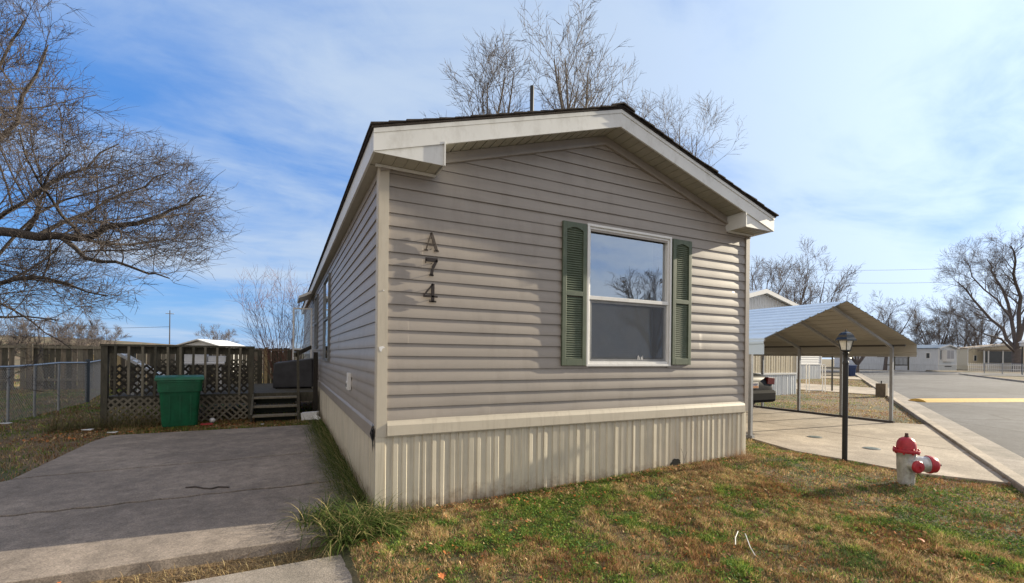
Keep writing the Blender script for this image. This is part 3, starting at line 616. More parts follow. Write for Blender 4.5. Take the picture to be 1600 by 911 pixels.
# side windows, outlet, storm door
def side_window(y0, y1, z0, z1, zm):
    fs = lambda u, z, o_: Vector((-o_, u, z)); b = MB()
    ring(b, y0, y1, z0, z1, 0.045, 0.0, 0.05, fs); b.prism([(y0+.046, zm-.02), (y1-.046, zm-.02), (y1-.046, zm+.02), (y0+.046, zm+.02)], 0.016, 0.045, fs)
    f = b.build('window', mat('grey_window_frame', (0.16, 0.165, 0.17), 0.5), home)
    b = MB(); b.quad(fs(y0+.04, z0+.04, .022), fs(y1-.04, z0+.04, .022), fs(y1-.04, z1-.04, .022), fs(y0+.04, z1-.04, .022)); b.build('pane', glassm, f)
side_window(4.75, 6.0, 1.29, 2.9, 2.1); side_window(8.1, 9.1, 1.55, 2.9, 2.2)
b = MB(); b.box(-0.05, -0.012, 1.74, 1.87, 0.99, 1.2); b.box(-0.06, -0.0505, 1.755, 1.855, 1.005, 1.10); ob = b.build('outlet_box', whitem, home, bevel=0.004)
b = MB(); b.box(-0.063, -0.0602, 1.775, 1.835, 1.03, 1.07); b.build('socket', blackm, ob)
b = MB(); fd = rot2((-0.06, 9.9, 0.55), (-0.95, 0.16, 0)); ring(b, 0, 0.5, 0, 2.15, 0.04, -0.015, 0.015, fd); b.prism([(0.04, 0.98), (0.46, 0.98), (0.46, 1.02), (0.04, 1.02)], -0.012, 0.012, fd)
sd = b.build('storm_door', whitem, home)
b = MB(); b.quad(fd(.035, .035, 0), fd(.465, .035, 0), fd(.465, 2.12, 0), fd(.035, 2.12, 0)); b.build('pane', doorglass, sd)
b = MB(); b.prism([(-0.42, 2.93), (-0.42, 2.99), (-0.02, 3.2), (-0.02, 3.12)], 9.6, 11.2, lambda u, v, t_: (u, t_, v)); b.build('door_awning', fasciam, home)
b = MB(); b.box(-0.09, -0.035, 7.7, 7.78, 0.1, 1.0, ); b.build('downspout', litter_white, home)

# ------------------------------------------------------------------ generic neighbour homes
winm = mat('dark_pane', (0.05, 0.06, 0.07), 0.15, var=0.2)
def neighbour(name, corner, ux, Wd, Ln, eave, ridge, wallm, skm, roofm, label, skh=0.75, vertical=False, trimm=None, wins=(), sidewins=(), rake=0.25, creamband=None):
    """corner: front left corner on the ground, front runs along ux (outward = viewer side)"""
    t = empty(name, corner, label=label, cat='mobile home', group='mobile homes across the park'); t.rotation_euler.z = math.atan2(ux[1], ux[0])
    fr = rot2((0,0,0), (1,0,0)); sdl = rot2((0, Ln, 0), (0,-1,0)); sdr = rot2((Wd, 0, 0), (0, 1, 0)); trimm = trimm or whitem
    b = MB(); zt = lambda u: eave + (ridge-eave)*(1-abs(u-Wd/2)/(Wd/2))
    if vertical: corrugated(b, fr, Wd, skh+0.06, zt, 0.15, 0.02, 0, 1, 0.0)
    else:
        z = skh+0.05
        while z < ridge:
            lo, hi = z, min(z+0.16, ridge)
            u0 = 0; u1 = Wd
            if lo > eave: f = (lo-eave)/(ridge-eave+1e-6); u0, u1 = Wd/2*f, Wd-Wd/2*f
            if hi > lo and u1 > u0: b.quad(fr(u0, lo, 0.025), fr(u1, lo, 0.025), fr(u1, hi, 0.006), fr(u0, hi, 0.006)); b.quad(fr(u0, lo, 0.0), fr(u1, lo, 0.0), fr(u1, lo, 0.025), fr(u0, lo, 0.025))
            z += 0.16
    b.build('front_wall', wallm, t)
    for i, s_ in enumerate((sdl, sdr)):
        b = MB(); z = skh+0.05
        while z < eave: b.quad(s_(0, z, 0.02), s_(Ln, z, 0.02), s_(Ln, min(z+0.2, eave), 0.004), s_(0, min(z+0.2, eave), 0.004)); z += 0.2
        b.build('side_wall', wallm, t)
        b = MB(); corrugated(b, s_, Ln, -0.3, skh, 0.2, 0.02, 0.1, 4); b.build('skirting', skm, t)
    b = MB(); corrugated(b, fr, Wd, -0.3, skh, 0.13, 0.018, 0.25, 2); b.build('skirting', skm, t)
    b = MB(); b.box(-0.03, Wd+0.03, -0.045, 0.01, skh, skh+0.07); b.box(-0.03, 0.05, -0.04, 0.02, skh+0.071, eave); b.box(Wd-0.05, Wd+0.03, -0.04, 0.02, skh+0.071, eave); b.build('band_trim', trimm, t)
    b = MB(); o_ = 0.18
    b.prism([(-o_, eave-0.02), (Wd/2, ridge+0.0), (Wd+o_, eave-0.02), (Wd+o_, eave+0.06), (Wd/2, ridge+0.1), (-o_, eave+0.06)], -0.25, Ln+0.2, lambda u, v, w2: (u, w2, v)); b.build('roof', roofm, t)
    b = MB(); b.prism([(-o_, eave-0.09), (Wd/2, ridge-0.06), (Wd+o_, eave-0.09), (Wd+o_, eave+0.05), (Wd/2, ridge+0.09), (-o_, eave+0.05)], -0.275, -0.252, lambda u, v, w2: (u, w2, v)); b.build('fascia_board', trimm, t)
    def wn(f_, u0, u1, z0, z1):
        b = MB(); ring(b, u0, u1, z0, z1, 0.06, 0.0, 0.06, f_); w_ = b.build('window', trimm, t)
        b = MB(); b.quad(f_(u0+.05, z0+.05, .035), f_(u1-.05, z0+.05, .035), f_(u1-.05, z1-.05, .035), f_(u0+.05, z1-.05, .035)); b.build('pane', winm, w_)
    for a in wins: wn(fr, *a)
    for a in sidewins: wn(sdl, *a)
    b = MB(); b.box(0.03, Wd-0.03, 0.03, Ln-0.03, 0.1, eave-0.03); b.build('core', wallm, t)
    return t
creamw = mat('cream_siding', (0.56, 0.50, 0.38), 0.6, var=0.06); bluew = mat('pale_blue_metal', (0.58, 0.61, 0.64), 0.45, var=0.12, scale=3, stretch=(3,3,.4))
whitew = mat('white_siding', (0.66, 0.67, 0.68), 0.55, var=0.06); browns = mat('brown_roof', (0.16, 0.12, 0.10), 0.9, var=0.2); blueroof = mat('blue_grey_roof', (0.20, 0.27, 0.36), 0.6, var=0.15)
whroof = mat('white_metal_roof', (0.62, 0.65, 0.68), 0.35, metal=0.2, var=0.08)
h2 = neighbour('mobile_home', (13.1, 7.2, 0), (1, 0), 4.5, 15, 3.36, 3.92, creamw, bluew, whroof, 'cream and white ribbed mobile home with pale blue skirting behind the carport', skh=0.80, vertical=True)
# white gable cladding above the cream front wall
b = MB(); fr_ = rot2((0,0,0), (1,0,0)); corrugated(b, fr_, 4.5, 2.4, lambda u: 3.36+0.56*(1-abs(u-2.25)/2.25)-0.02, 0.15, 0.02, 0, 1, 0.024); b.build('gable_cladding', whitew, h2)
h3 = neighbour('mobile_home', (28.4, 15.2, 0), (1, 0), 4.9, 15, 3.3, 3.9, whitew, bluew, whroof, 'white lap sided mobile home seen past the white handrail', skh=1.0)
# far trailers
c = gnd(1467, 578.5, 0.02); e = gnd(1513, 577.2, 0.02); u = (e-c); u.z = 0
D1 = 62.0
a1 = dep(1466, 578, 62); a2 = dep(1513, 577, 64.5); ux = Vector((a2.x-a1.x, a2.y-a1.y, 0)).normalized(); a1.z = 0
t1 = neighbour('mobile_home', a1, ux, 4.2, 11, 3.0, 3.45, bluew, bluew, blueroof, 'pale blue mobile home with a bay window at the end of the road', skh=0.7, sidewins=[(3.4, 4.8, 1.7, 2.5), (9.6, 10.1, 1.6, 2.4)], wins=[(0.2, 0.7, 1.4, 2.8)])
b = MB(); f0 = rot2((0,0,0), (1,0,0)); b.prism([(0.9, 0), (1.15, 0.35), (2.9, 0.35), (3.15, 0)], 1.2, 2.85, lambda u, v, w2: (u, -v, w2)); bay = b.build('bay_window', whitew, t1)
for (p, q) in ((1.25, 2.0), (2.06, 2.82)):
    b = MB(); b.quad((p, -0.36, 1.6), (q, -0.36, 1.6), (q, -0.36, 2.75), (p, -0.36, 2.75)); b.build('pane', mat('curtained_pane', (0.3, 0.3, 0.33), 0.3), bay)
b = MB(); b.box(1.4, 2.9, -0.06, -0.025, 0.5, 0.62); b.build('skirting_vent', blackm, t1)
p1 = dep(1335, 578, 72); p2 = dep(1425, 578, 72); p1.z = p2.z = 0; ux2 = (p2-p1).normalized(); WL = (p2-p1).length
t2 = neighbour('mobile_home', p1, ux2, WL, 4.5, 3.3, 3.55, whitew, whitew, whroof, 'long white mobile home lying across the far end of the road', skh=0.6, wins=[(3.5, 4.6, 1.5, 2.5)])
p1 = dep(1512, 577, 69); p2 = dep(1665, 577, 66); p1.z = p2.z = 0; ux3 = (p2-p1).normalized(); WL3 = (p2-p1).length
t3 = neighbour('mobile_home', p1, ux3, WL3, 4.5, 3.2, 3.9, creamw, creamw, browns, 'beige mobile home with brown roof and dark shaded porch recess behind white fence', skh=0.6, wins=[(0.7, 1.1, 1.3, 2.2)])
b = MB(); b.box(1.2, 5.0, -1.2, -1.15, 1.1, 2.8); b.build('porch_shade_sheet', winm, t3)  # dark sheet painted as the shade of the porch recess
for uu in (1.2, 1.7, 3.4, 4.9): b = MB(); b.box(uu, uu+0.12, -1.3, -1.201, 0.0, 2.9); b.build('porch_post', whitew, t3)
b = MB(); b.box(1.0, 5.2, -1.4, -0.3, 2.9, 3.02); b.build('porch_roof', browns, t3)
# porch with railing between the two white homes
pp = dep(1411, 577, 62); pp.z = 0
pr_ = empty('entrance_porch', pp, math.atan2(ux2.y, ux2.x), label='small wooden entrance porch with railings beside the pale blue home', cat='porch')
b = MB(); b.box(-1.2, 0.8, 0, 1.5, 0.6, 0.72); b.build('platform', wood, pr_)
for q in range(12): b = MB(); b.box(-1.2+q*0.175, -1.15+q*0.175, -0.03, 0.0, 0.72, 1.65); b.build('baluster', wood, pr_)
b = MB(); b.box(-1.2, 0.85, -0.06, 0.02, 1.65, 1.72); b.build('rail', wood, pr_)
for q in (-1.2, 0.7): b = MB(); b.box(q, q+0.12, 0.001, 0.12, 0, 2.6); b.build('post', wood, pr_)

# ------------------------------------------------------------------ carport
def make_carport(loc, label):
    t = empty('carport', loc, label=label, cat='carport', group='metal carports')
    x0, x1, xr = 6.55, 11.68, 8.98; ex0, ex1 = 6.62, 11.32; ze, zp, y0, y1 = 1.80, 2.55, 0.9, 6.4; zs = 1.50
    tan_ = mat('tan_metal_sheet', (0.38, 0.36, 0.31), 0.55, var=0.08, scale=3, stretch=(1,.3,1)); lightm = mat('sky_tinted_sheet', (0.50, 0.64, 0.82), 0.25, metal=0.0, var=0.07, scale=3, stretch=(1,.3,1))  # blue of the reflected sky is put into the roof sheet colour
    def sheet(path, name, off, m, parent):
        b = MB(); pts = []
        for (a, c) in zip(path[:-1], path[1:]):
            A = Vector(a); C_ = Vector(c); d = C_-A; Ln = d.length; d.normalize(); nn_ = Vector((-d.y, d.x))
            s_ = 0
            while s_ < Ln-0.02:
                for ds, o_ in ((0, 0), (0.17, 0), (0.185, 0.014), (0.225, 0.014), (0.24, 0)):
                    if s_+ds < Ln: pts.append(A+d*(s_+ds)+nn_*(o_+off))
                s_ += 0.25
            pts.append(C_+nn_*off)
        for p, q in zip(pts[:-1], pts[1:]): b.quad((p.x, y0, p.y), (q.x, y0, q.y), (q.x, y1, q.y), (p.x, y1, p.y))
        return b.build(name, m, parent)
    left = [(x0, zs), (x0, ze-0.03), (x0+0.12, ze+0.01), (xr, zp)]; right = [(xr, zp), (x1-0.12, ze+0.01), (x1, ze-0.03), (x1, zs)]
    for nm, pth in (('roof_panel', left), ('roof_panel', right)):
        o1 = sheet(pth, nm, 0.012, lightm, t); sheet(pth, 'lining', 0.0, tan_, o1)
    tb = 0.055
    for y in (1.2, 2.22, 3.24, 4.26, 5.3, 6.2):
        b = MB()
        b.beam((ex0-0.02, y, ze-0.10), (xr, y, zp-0.06), tb, tb, (0,1,0)); b.beam((xr, y, zp-0.06), (ex1+0.02, y, ze-0.10), tb, tb, (0,1,0)); b.build('rafter', galv, t)
        for x in (ex0, ex1):
            if x == ex0 and y in (2.22, 3.24, 4.26): continue
            b = MB(); b.box(x-tb/2, x+tb/2, y-tb/2, y+tb/2, 0.08, ze-0.08); b.build('leg', galv, t)
    for x in (ex0, ex1):
        b = MB(); b.box(x-0.035, x+0.035, 1.14, 6.3, 0.036, 0.079); b.build('base_rail', galv if x == ex0 else mat('rusty_rail', (0.09, 0.08, 0.075), 0.7, var=0.3), t)
        b = MB(); b.box(x-0.02, x+0.02, 0.95, 6.35, ze-0.075, ze-0.035); b.build('side_rail', mat('dark_steel', (0.06, 0.055, 0.05), 0.6), t)
    for sgn in (-1, 1):      # eave sheet between leg line and outer panel is closed by the roof; end caps:
        pass
    return t
cp = make_carport((0, 0, 0), 'tan lined metal carport over the concrete pad beside the taupe home')
cp2 = copy_tree(cp, None, label='far metal carport standing on rusty posts by the second home'); cp2.location = (27.6, 15.3, 0.02)

# ------------------------------------------------------------------ parked cars
paintm = mat('black_car_paint', (0.008, 0.009, 0.011), 0.4, var=0.1, spec=0.15); rubber = mat('rubber', (0.015, 0.015, 0.015), 0.85); glassd = mat('car_glass', (0.01, 0.012, 0.014), 0.06, var=0.05)
redlens = mat('red_lens', (0.13, 0.012, 0.01), 0.25); rimm = mat('rim_alloy', (0.4, 0.4, 0.42), 0.35, metal=0.8); platem = mat('plate_white', (0.62, 0.62, 0.6), 0.5, var=0.04)
def make_car(label, loc, rz=0, suv=False):
    """rear faces -Y, origin under the rear bumper centre"""
    t = empty('parked_car', loc, rz, label=label, cat='car', group='dark cars parked under the carports')
    Lc = 4.6; hw = 0.9; up = 0.12 if suv else 0
    # longitudinal stations: (y, zbot, zbelt, halfwidth)
    bm = bmesh.new(); st = []
    for y, zb_, zt_, w_ in [(0.0, 0.42, 0.62, 0.74), (0.02, 0.30, 0.80, 0.82), (0.10, 0.24, 0.95, 0.87), (0.35, 0.22, 1.0, 0.90), (0.8, 0.22, 1.0, 0.905), (1.6, 0.2, 0.97, 0.91), (2.6, 0.2, 0.95, 0.91), (3.4, 0.22, 0.93, 0.90), (4.1, 0.24, 0.82, 0.87), (4.5, 0.28, 0.68, 0.78), (4.6, 0.4, 0.6, 0.66)]:
        zt_ += up
        ring_ = [(-w_*0.9, zb_), (-w_, zb_+0.12), (-w_*1.0, zb_+(zt_-zb_)*0.55), (-w_*0.965, zt_-0.10), (-w_*0.86, zt_-0.015), (-w_*0.45, zt_+0.02), (w_*0.45, zt_+0.02), (w_*0.86, zt_-0.015), (w_*0.965, zt_-0.10), (w_, zb_+(zt_-zb_)*0.55), (w_, zb_+0.12), (w_*0.9, zb_)]
        st.append([bm.verts.new((x, y, z)) for x, z in ring_])
    for a, c_ in zip(st[:-1], st[1:]):
        for i in range(12): bm.faces.new((a[i], a[(i+1) % 12], c_[(i+1) % 12], c_[i]))
    bm.faces.new(st[0]); bm.faces.new(st[-1][::-1]); bmesh.ops.recalc_face_normals(bm, faces=bm.faces)
    me = bpy.data.meshes.new('body'); bm.to_mesh(me); bm.free(); me.materials.append(paintm); me.polygons.foreach_set('use_smooth', [True]*len(me.polygons))
    o = bpy.data.objects.new('body', me); COL.objects.link(o); o.parent = t; md = o.modifiers.new('sub', 'SUBSURF'); md.levels = 1; md.render_levels = 2
    # cabin
    b = MB(); r0, r1, r2, r3 = (0.35, 0.75, 2.6, 3.35) if suv else (0.75, 1.45, 2.6, 3.35); zb_, zt_ = 0.95+up, 1.42+up*2
    P = [(-0.80, r0, zb_), (0.80, r0, zb_), (0.80, r3, zb_-0.03), (-0.80, r3, zb_-0.03), (-0.6, r1, zt_), (0.6, r1, zt_), (0.6, r2, zt_), (-0.6, r2, zt_)]
    b.v += P; b.f += [(4,5,6,7), (0,1,5,4), (1,2,6,5), (2,3,7,6), (3,0,4,7)]; b.build('windows', glassd, t, bevel=0.03)
    b = MB(); b.box(-0.6, 0.6, r1-0.02, r2+0.02, zt_-0.01, zt_+0.03); b.build('roof', paintm, t, bevel=0.02)
    for sx_ in (-1, 1):
        b = MB(); b.prism([(sx_*0.55, 0.72+up), (sx_*0.84, 0.70+up), (sx_*0.855, 0.88+up), (sx_*0.58, 0.90+up)], -0.012 if False else 0.0, 0.12, lambda u, v, w2: (u, w2-0.005, v)); b.build('tail_light', redlens, t, bevel=0.01)
        for yy in (0.85, 3.6):
            Mx = Matrix.Translation((sx_*0.72, yy, 0.32)) @ Matrix.Rotation(math.pi/2, 4, 'Y')
            b = MB(); b.lathe([(0.2, -0.1), (0.3, -0.1), (0.325, -0.06), (0.325, 0.06), (0.3, 0.1), (0.2, 0.1)], 24, Mx @ Matrix.Translation((0,0,sx_*0.1))); wh = b.build('wheel', rubber, t, smooth=True)
            b = MB(); b.lathe([(0.2, 0.0), (0.19, 0.02), (0.05, 0.03)], 20, Matrix.Translation((sx_*0.92, yy, 0.32)) @ Matrix.Rotation(sx_*math.pi/2, 4, 'Y')); b.build('rim', rimm, wh)
    b = MB(); b.box(-0.87, 0.87, -0.06, 0.1, 0.24+up, 0.57+up); b.build('bumper', mat('bumper_black', (0.010, 0.011, 0.014), 0.8, spec=0.1), t, bevel=0.09)
    b = MB(); b.box(0.42-0.0, 0.74, -0.025, 0.01, 0.60+up, 0.77+up) if False else b.box(-0.16, 0.16, -0.03, 0.01, 0.62+up, 0.77+up)
    lp = b.build('license_plate', platem, t, bevel=0.004)
    b = MB(); b.prism([(-0.15, 0.63), (0.15, 0.63), (0.15, 0.67), (0.05, 0.69), (-0.02, 0.675), (-0.09, 0.70), (-0.15, 0.665)], -0.033, -0.031, lambda u, v, w2: (u, w2, v+up)); b.build('plate_picture', mat('plate_orange', (0.5, 0.22, 0.08), 0.5), lp)
    b = MB()
    for k in range(6): b.box(-0.12+k*0.042, -0.098+k*0.042, -0.0335, -0.0312, 0.695+up, 0.745+up)
    b.build('plate_stamp', mat('plate_ink', (0.08, 0.1, 0.25), 0.5), lp)
    return t
car = make_car('black sedan parked rear outwards under the near carport', (10.05, 3.62, 0.036), 0)
car.children  # plate sits towards the right in view
car2 = make_car('black suv parked under the far carport', (35.9, 18.2, 0.055), 0, suv=True)

# ------------------------------------------------------------------ lamp posts
lampglass = mat('lamp_glass', (0.75, 0.74, 0.66), 0.15, var=0.2, scale=30)
def make_lamp(loc, label, h=1.81):
    t = empty('lamp_post', loc, math.radians(-12), label=label, cat='lamp post', group='short lamp posts in the front yards')
    b = MB(); prof = []; k = 24; n0 = 0
    zs = [-0.2, h-0.42]; vv = []
    for z in zs:
        for j in range(k): a = 2*math.pi*j/k; r = 0.033 if j % 2 else 0.030; b.v.append((r*math.cos(a), r*math.sin(a), z))
    for j in range(k): b.f.append((j, (j+1) % k, k+(j+1) % k, k+j))
    b.build('post', blackm, t, smooth=True)
    b = MB(); b.lathe([(0.035, h-0.47), (0.039, h-0.45), (0.035, h-0.43), (0.030, h-0.42), (0.027, h-0.34), (0.037, h-0.325), (0.038, h-0.31), (0.030, h-0.30), (0.040, h-0.285), (0.044, h-0.275)], 20); b.build('collar', blackm, t, smooth=True)
    b = MB(); b.lathe([(0.018, 0), (0.018, 0.035), (0.012, 0.045)], 12, Matrix.Translation((0.03, -0.01, h-0.385)) @ Matrix.Rotation(math.pi/2, 4, 'Y')); b.build('photocell', mat('photocell_grey', (0.3, 0.3, 0.33), 0.3), t, smooth=True)
    zb_, zt_ = h-0.272, h-0.125; rb_, rt_ = 0.038, 0.062
    b = MB(); c4 = [(-1,-1), (1,-1), (1,1), (-1,1)]
    for i in range(4):
        p, q = c4[i], c4[(i+1) % 4]; b.quad((p[0]*rb_*.93, p[1]*rb_*.93, zb_), (q[0]*rb_*.93, q[1]*rb_*.93, zb_), (q[0]*rt_*.93, q[1]*rt_*.93, zt_), (p[0]*rt_*.93, p[1]*rt_*.93, zt_))
    b.build('glass', lampglass, t)
    b = MB()
    for p in c4: b.beam((p[0]*rb_, p[1]*rb_, zb_), (p[0]*rt_, p[1]*rt_, zt_), 0.010, 0.010)
    for i in range(4):
        p, q = c4[i], c4[(i+1) % 4]
        b.beam((p[0]*rb_, p[1]*rb_, zb_), (q[0]*rb_, q[1]*rb_, zb_), 0.012, 0.014); b.beam((p[0]*rt_, p[1]*rt_, zt_), (q[0]*rt_, q[1]*rt_, zt_), 0.012, 0.012)
    b.build('lantern_frame', blackm, t)
    b = MB(); b.lathe([(0.02, zb_), (0.02, zb_+0.03), (0.03, zb_+0.06), (0.027, zb_+0.09), (0.012, zb_+0.11)], 12); b.build('bulb', mat('bulb_white', (0.7, 0.7, 0.62), 0.3), t, smooth=True)
    # curved square roof
    b = MB(); lv = [(0.088, zt_-0.012), (0.085, zt_+0.004), (0.070, zt_+0.035), (0.060, zt_+0.07), (0.044, zt_+0.097), (0.022, zt_+0.112)]; k = 0
    for r, z in lv:
        for p in c4: b.v.append((p[0]*r, p[1]*r, z))
    for i in range(len(lv)-1):
        for j in range(4): b.f.append((i*4+j, i*4+(j+1) % 4, i*4+4+(j+1) % 4, i*4+4+j))
    b.f.append((3,2,1,0)); n = (len(lv)-1)*4; b.f.append((n, n+1, n+2, n+3)); b.build('lantern_roof', mat('lamp_black_gloss', (0.012, 0.013, 0.014), 0.18), t)
    b = MB(); b.lathe([(0.013, zt_+0.111), (0.015, zt_+0.12), (0.006, zt_+0.13), (0.008, zt_+0.137), (0.003, zt_+0.15)], 10); b.tube([(0.02, 0, zt_+0.11), (0.028, 0.0, zt_+0.16)], 0.0015, 5); b.build('finial', blackm, t)
    return t
lp1 = make_lamp((6.28, -0.5, 0.02), 'black lamp post with glass lantern at the edge of the front lawn')
g = gnd(1300, 612); lp2 = copy_tree(lp1, None, label='farther black lamp post beside the second driveway'); lp2.location = (g.x, g.y, 0.0)
g = dep(1597, 580, 48); stl = empty('street_light', (g.x, g.y, 0), label='dark street light pole with white head behind the white fence', cat='street light')
b = MB(); b.tube([(0,0,-0.2), (0,0,2.9)], 0.06, 10); b.build('pole', blackm, stl); b = MB(); b.lathe([(0.1, 2.9), (0.22, 3.0), (0.22, 3.3), (0.34, 3.32), (0.02, 3.6)], 12); b.build('lamp_head', whitew, stl)

# ------------------------------------------------------------------ fire hydrant
redp = streak(mat('red_paint', (0.40, 0.02, 0.035), 0.45, var=0.3, scale=12, bump=0.15, bscale=60), 0.35, (12, 12, 4), (0.14, 0.02, 0.02))
silv = streak(mat('silver_paint', (0.50, 0.51, 0.52), 0.4, metal=0.45, var=0.22, scale=22, bump=0.35, bscale=50), 0.8, (14, 14, 4), (0.2, 0.14, 0.1))
hy = empty('fire_hydrant', (5.68, -1.46, 0.0), label='silver fire hydrant with red bonnet and red caps on the lawn', cat='fire hydrant')
b = MB(); b.lathe([(0.080, -0.15), (0.080, 0.05), (0.081, 0.12), (0.085, 0.17), (0.088, 0.20), (0.089, 0.30), (0.091, 0.345), (0.098, 0.36), (0.098, 0.375)], 40); b.build('barrel', silv, hy, smooth=True)
b = MB(); b.lathe([(0.098, 0.37), (0.120, 0.372), (0.124, 0.378), (0.124, 0.402), (0.120, 0.408), (0.096, 0.410), (0.093, 0.43), (0.090, 0.47), (0.080, 0.502), (0.063, 0.527), (0.038, 0.543), (0.018, 0.548)], 36)
bo = b.build('bonnet', redp, hy, smooth=True)
for k in range(8):
    a = k*math.pi/4+0.2; b = MB(); b.lathe([(0.011, 0.358), (0.011, 0.421), (0.008, 0.424)], 6, Matrix.Translation((0.110*math.cos(a), 0.110*math.sin(a), 0))); b.build('bolt', redp, bo)
b = MB(); b.lathe([(0.026, 0.545), (0.022, 0.556), (0.019, 0.556), (0.016, 0.592)], 5); b.build('operating_nut', mat('nut_rust', (0.10, 0.05, 0.045), 0.6, metal=0.4), hy)
def nozzle(dirv, z, r, ln, capn, big):
    dv = Vector(dirv).normalized(); q = dv.to_track_quat('Z', 'Y').to_matrix().to_4x4(); Mx = Matrix.Translation((0, 0, z)) @ q
    b = MB(); b.lathe([(r*1.0, 0.05), (r*0.95, 0.11), (r*0.95, ln), (r*1.02, ln), (r*1.02, ln+0.012)], 28, Mx); nz = b.build('nozzle', silv, hy, smooth=True)
    b = MB(); b.lathe([(r*1.12, ln+0.0125), (r*1.12, ln+0.04), (r*1.04, ln+0.045), (r*0.98, ln+0.085), (r*0.8, ln+0.1), (r*0.3, ln+0.104)] if big else [(r*1.1, ln+0.0125), (r*1.1, ln+0.03), (r*0.9, ln+0.045), (r*0.4, ln+0.05)], 28, Mx); cp_ = b.build('cap', redp, nz, smooth=True)
    b = MB(); b.lathe([(0.018, ln+(0.1 if big else 0.045)), (0.015, ln+(0.145 if big else 0.07))], 5, Mx); b.build('cap_nut', mat('nut_rust', (0, 0, 0)) if big else redp, cp_)
nozzle(RT*0.97 - FW*0.24, 0.245, 0.090, 0.19, 'pumper', True)
nozzle(RT*0.10 - FW, 0.235, 0.064, 0.118, 'hose', False)
b = MB()
for k in range(14):
    f = k/13; a0 = Vector((0, 0, .16))+RT*(.02+.2*f)-FW*(.135-.05*f)+Vector((0, 0, -.07*math.sin(math.pi*f)+.02*f)); b.tube([a0+Vector((.006*math.cos(q), 0, .009*math.sin(q))) if k % 2 else a0+Vector((0, .006*math.cos(q), .009*math.sin(q))) for q in [j*math.pi/4 for j in range(9)]], .0018, 4, cap=False)
b.build('cap_chain', bronze, hy)

# ------------------------------------------------------------------ small things right
g = gnd(1377, 620.5); st_ = empty('wooden_stump_post', (g.x, g.y, 0), 0.3, label='short squat wooden post standing beside the kerb', cat='wooden post')
b = MB(); b.prism([(-.17,-.15), (.16,-.17), (.18,.14), (-.14,.16)], -0.2, 0.52, lambda u, v, t_: (u*(1-0.05*t_), v*(1-0.05*t_), t_)); b.build('post', streak(mat('brown_post', (0.11, 0.085, 0.06), 0.9, var=0.35, scale=8, bump=0.5), 0.3), st_)
b = MB(); b.tube([(-0.02, 0, 0.5), (-0.03, 0, 0.62)], 0.02, 6); b.build('peg', blackm, st_)
hr = empty('handrail', (0, 0, 0), label='white tubular handrail frame standing on the grass by the cream home', cat='handrail')
A, B_ = gnd(1262, 612.5), gnd(1287, 613); A.z = B_.z = 0
for P in (A, B_):
    for off in (-0.06, 0.06):
        Q = P + RT*off; b = MB(); b.tube([Q+Vector((0,0,-0.1)), Q+Vector((0,0,1.14)), Q+Vector((0,0,1.17))-RT*off*0.5, P+Vector((0,0,1.18))], 0.022, 8); b.build('leg', whitem, hr, smooth=True)
b = MB(); b.tube([A+Vector((0,0,.08)), B_+Vector((0,0,.08))], 0.02, 8); b.build('bottom_rail', whitem, hr)
hr.location = (0, 0, 0)
g = gnd(1334, 588); 
def make_bin(loc, rz, label, m, group=None):
    t = empty('rubbish_bin', loc, rz, label=label, cat='rubbish bin', group='wheeled rubbish bins')
    b = MB(); lv = [(0.27, 0.27, 0.02), (0.275, 0.275, 0.06), (0.31, 0.32, 0.62), (0.318, 0.33, 0.66), (0.335, 0.345, 0.665), (0.345, 0.355, 0.84), (0.352, 0.365, 0.845), (0.352, 0.365, 0.87)]
    for w2, d2, z in lv:
        r = 0.07; pts = []
        for cx_, cy_, a0 in ((w2-r, d2-r, 0), (-w2+r, d2-r, 90), (-w2+r, -d2+r, 180), (w2-r, -d2+r, 270)):
            for k in range(5): a = math.radians(a0+k*22.5); pts.append((cx_+r*math.cos(a), cy_+r*math.sin(a), z))
        b.v += pts
    for i in range(len(lv)-1):
        for j in range(20): b.f.append((i*20+j, i*20+(j+1) % 20, i*20+20+(j+1) % 20, i*20+20+j))
    b.f.append(tuple(range(20))[::-1]); b.build('body', m, t, smooth=True)
    b = MB(); b.prism([(-0.37, 0.872), (0.37, 0.872), (0.37, 0.895), (0.33, 0.935), (0.15, 0.955), (-0.15, 0.955), (-0.33, 0.935), (-0.37, 0.895)], -0.40, 0.39, lambda u, v, t_: (t_*0.95, u, v)); b.build('lid', m, t, bevel=0.012)
    b = MB(); b.tube([(-0.25, 0.37, 0.83), (-0.25, 0.45, 0.9), (0.25, 0.45, 0.9), (0.25, 0.37, 0.83)], 0.016, 8); b.build('handle', m, t)
    for sx_ in (-1, 1):
        b = MB(); b.lathe([(0.12, -0.025), (0.12, 0.025)], 18, Matrix.Translation((sx_*0.24, 0.31, 0.12)) @ Matrix.Rotation(math.pi/2, 4, 'Y')); b.build('wheel', rubber, t)
    for xx in (-.16, 0, .16): b = MB(); b.prism([(-.325, .60), (-.318, .60), (-.285, .12), (-.292, .12)], xx-.012, xx+.012, lambda u, v, t_: (t_, u, v)); b.build('moulded_rib', m, t)
    b = MB(); b.box(-0.18, 0.18, -0.352, -0.342, 0.755, 0.765); b.box(-0.2, -0.17, -0.352, -0.342, 0.70, 0.80); b.box(0.17, 0.2, -0.352, -0.342, 0.70, 0.80); b.build('lift_bar', m, t)
    return t
greenp = streak(mat('green_plastic', (0.004, 0.105, 0.045), 0.45, var=0.3, scale=5, bump=0.05), 0.4, (3, 3, 1.5), (0.012, 0.06, 0.03))
bin1 = make_bin((-2.53, 6.50, 0.03), math.radians(10), 'green wheeled rubbish bin in front of the wooden deck', greenp)
bin2 = make_bin((g.x-0.2, g.y+0.2, 0.0), math.radians(-20), 'dark blue wheeled rubbish bin by the far carport', mat('blue_plastic', (0.02, 0.04, 0.12), 0.45))
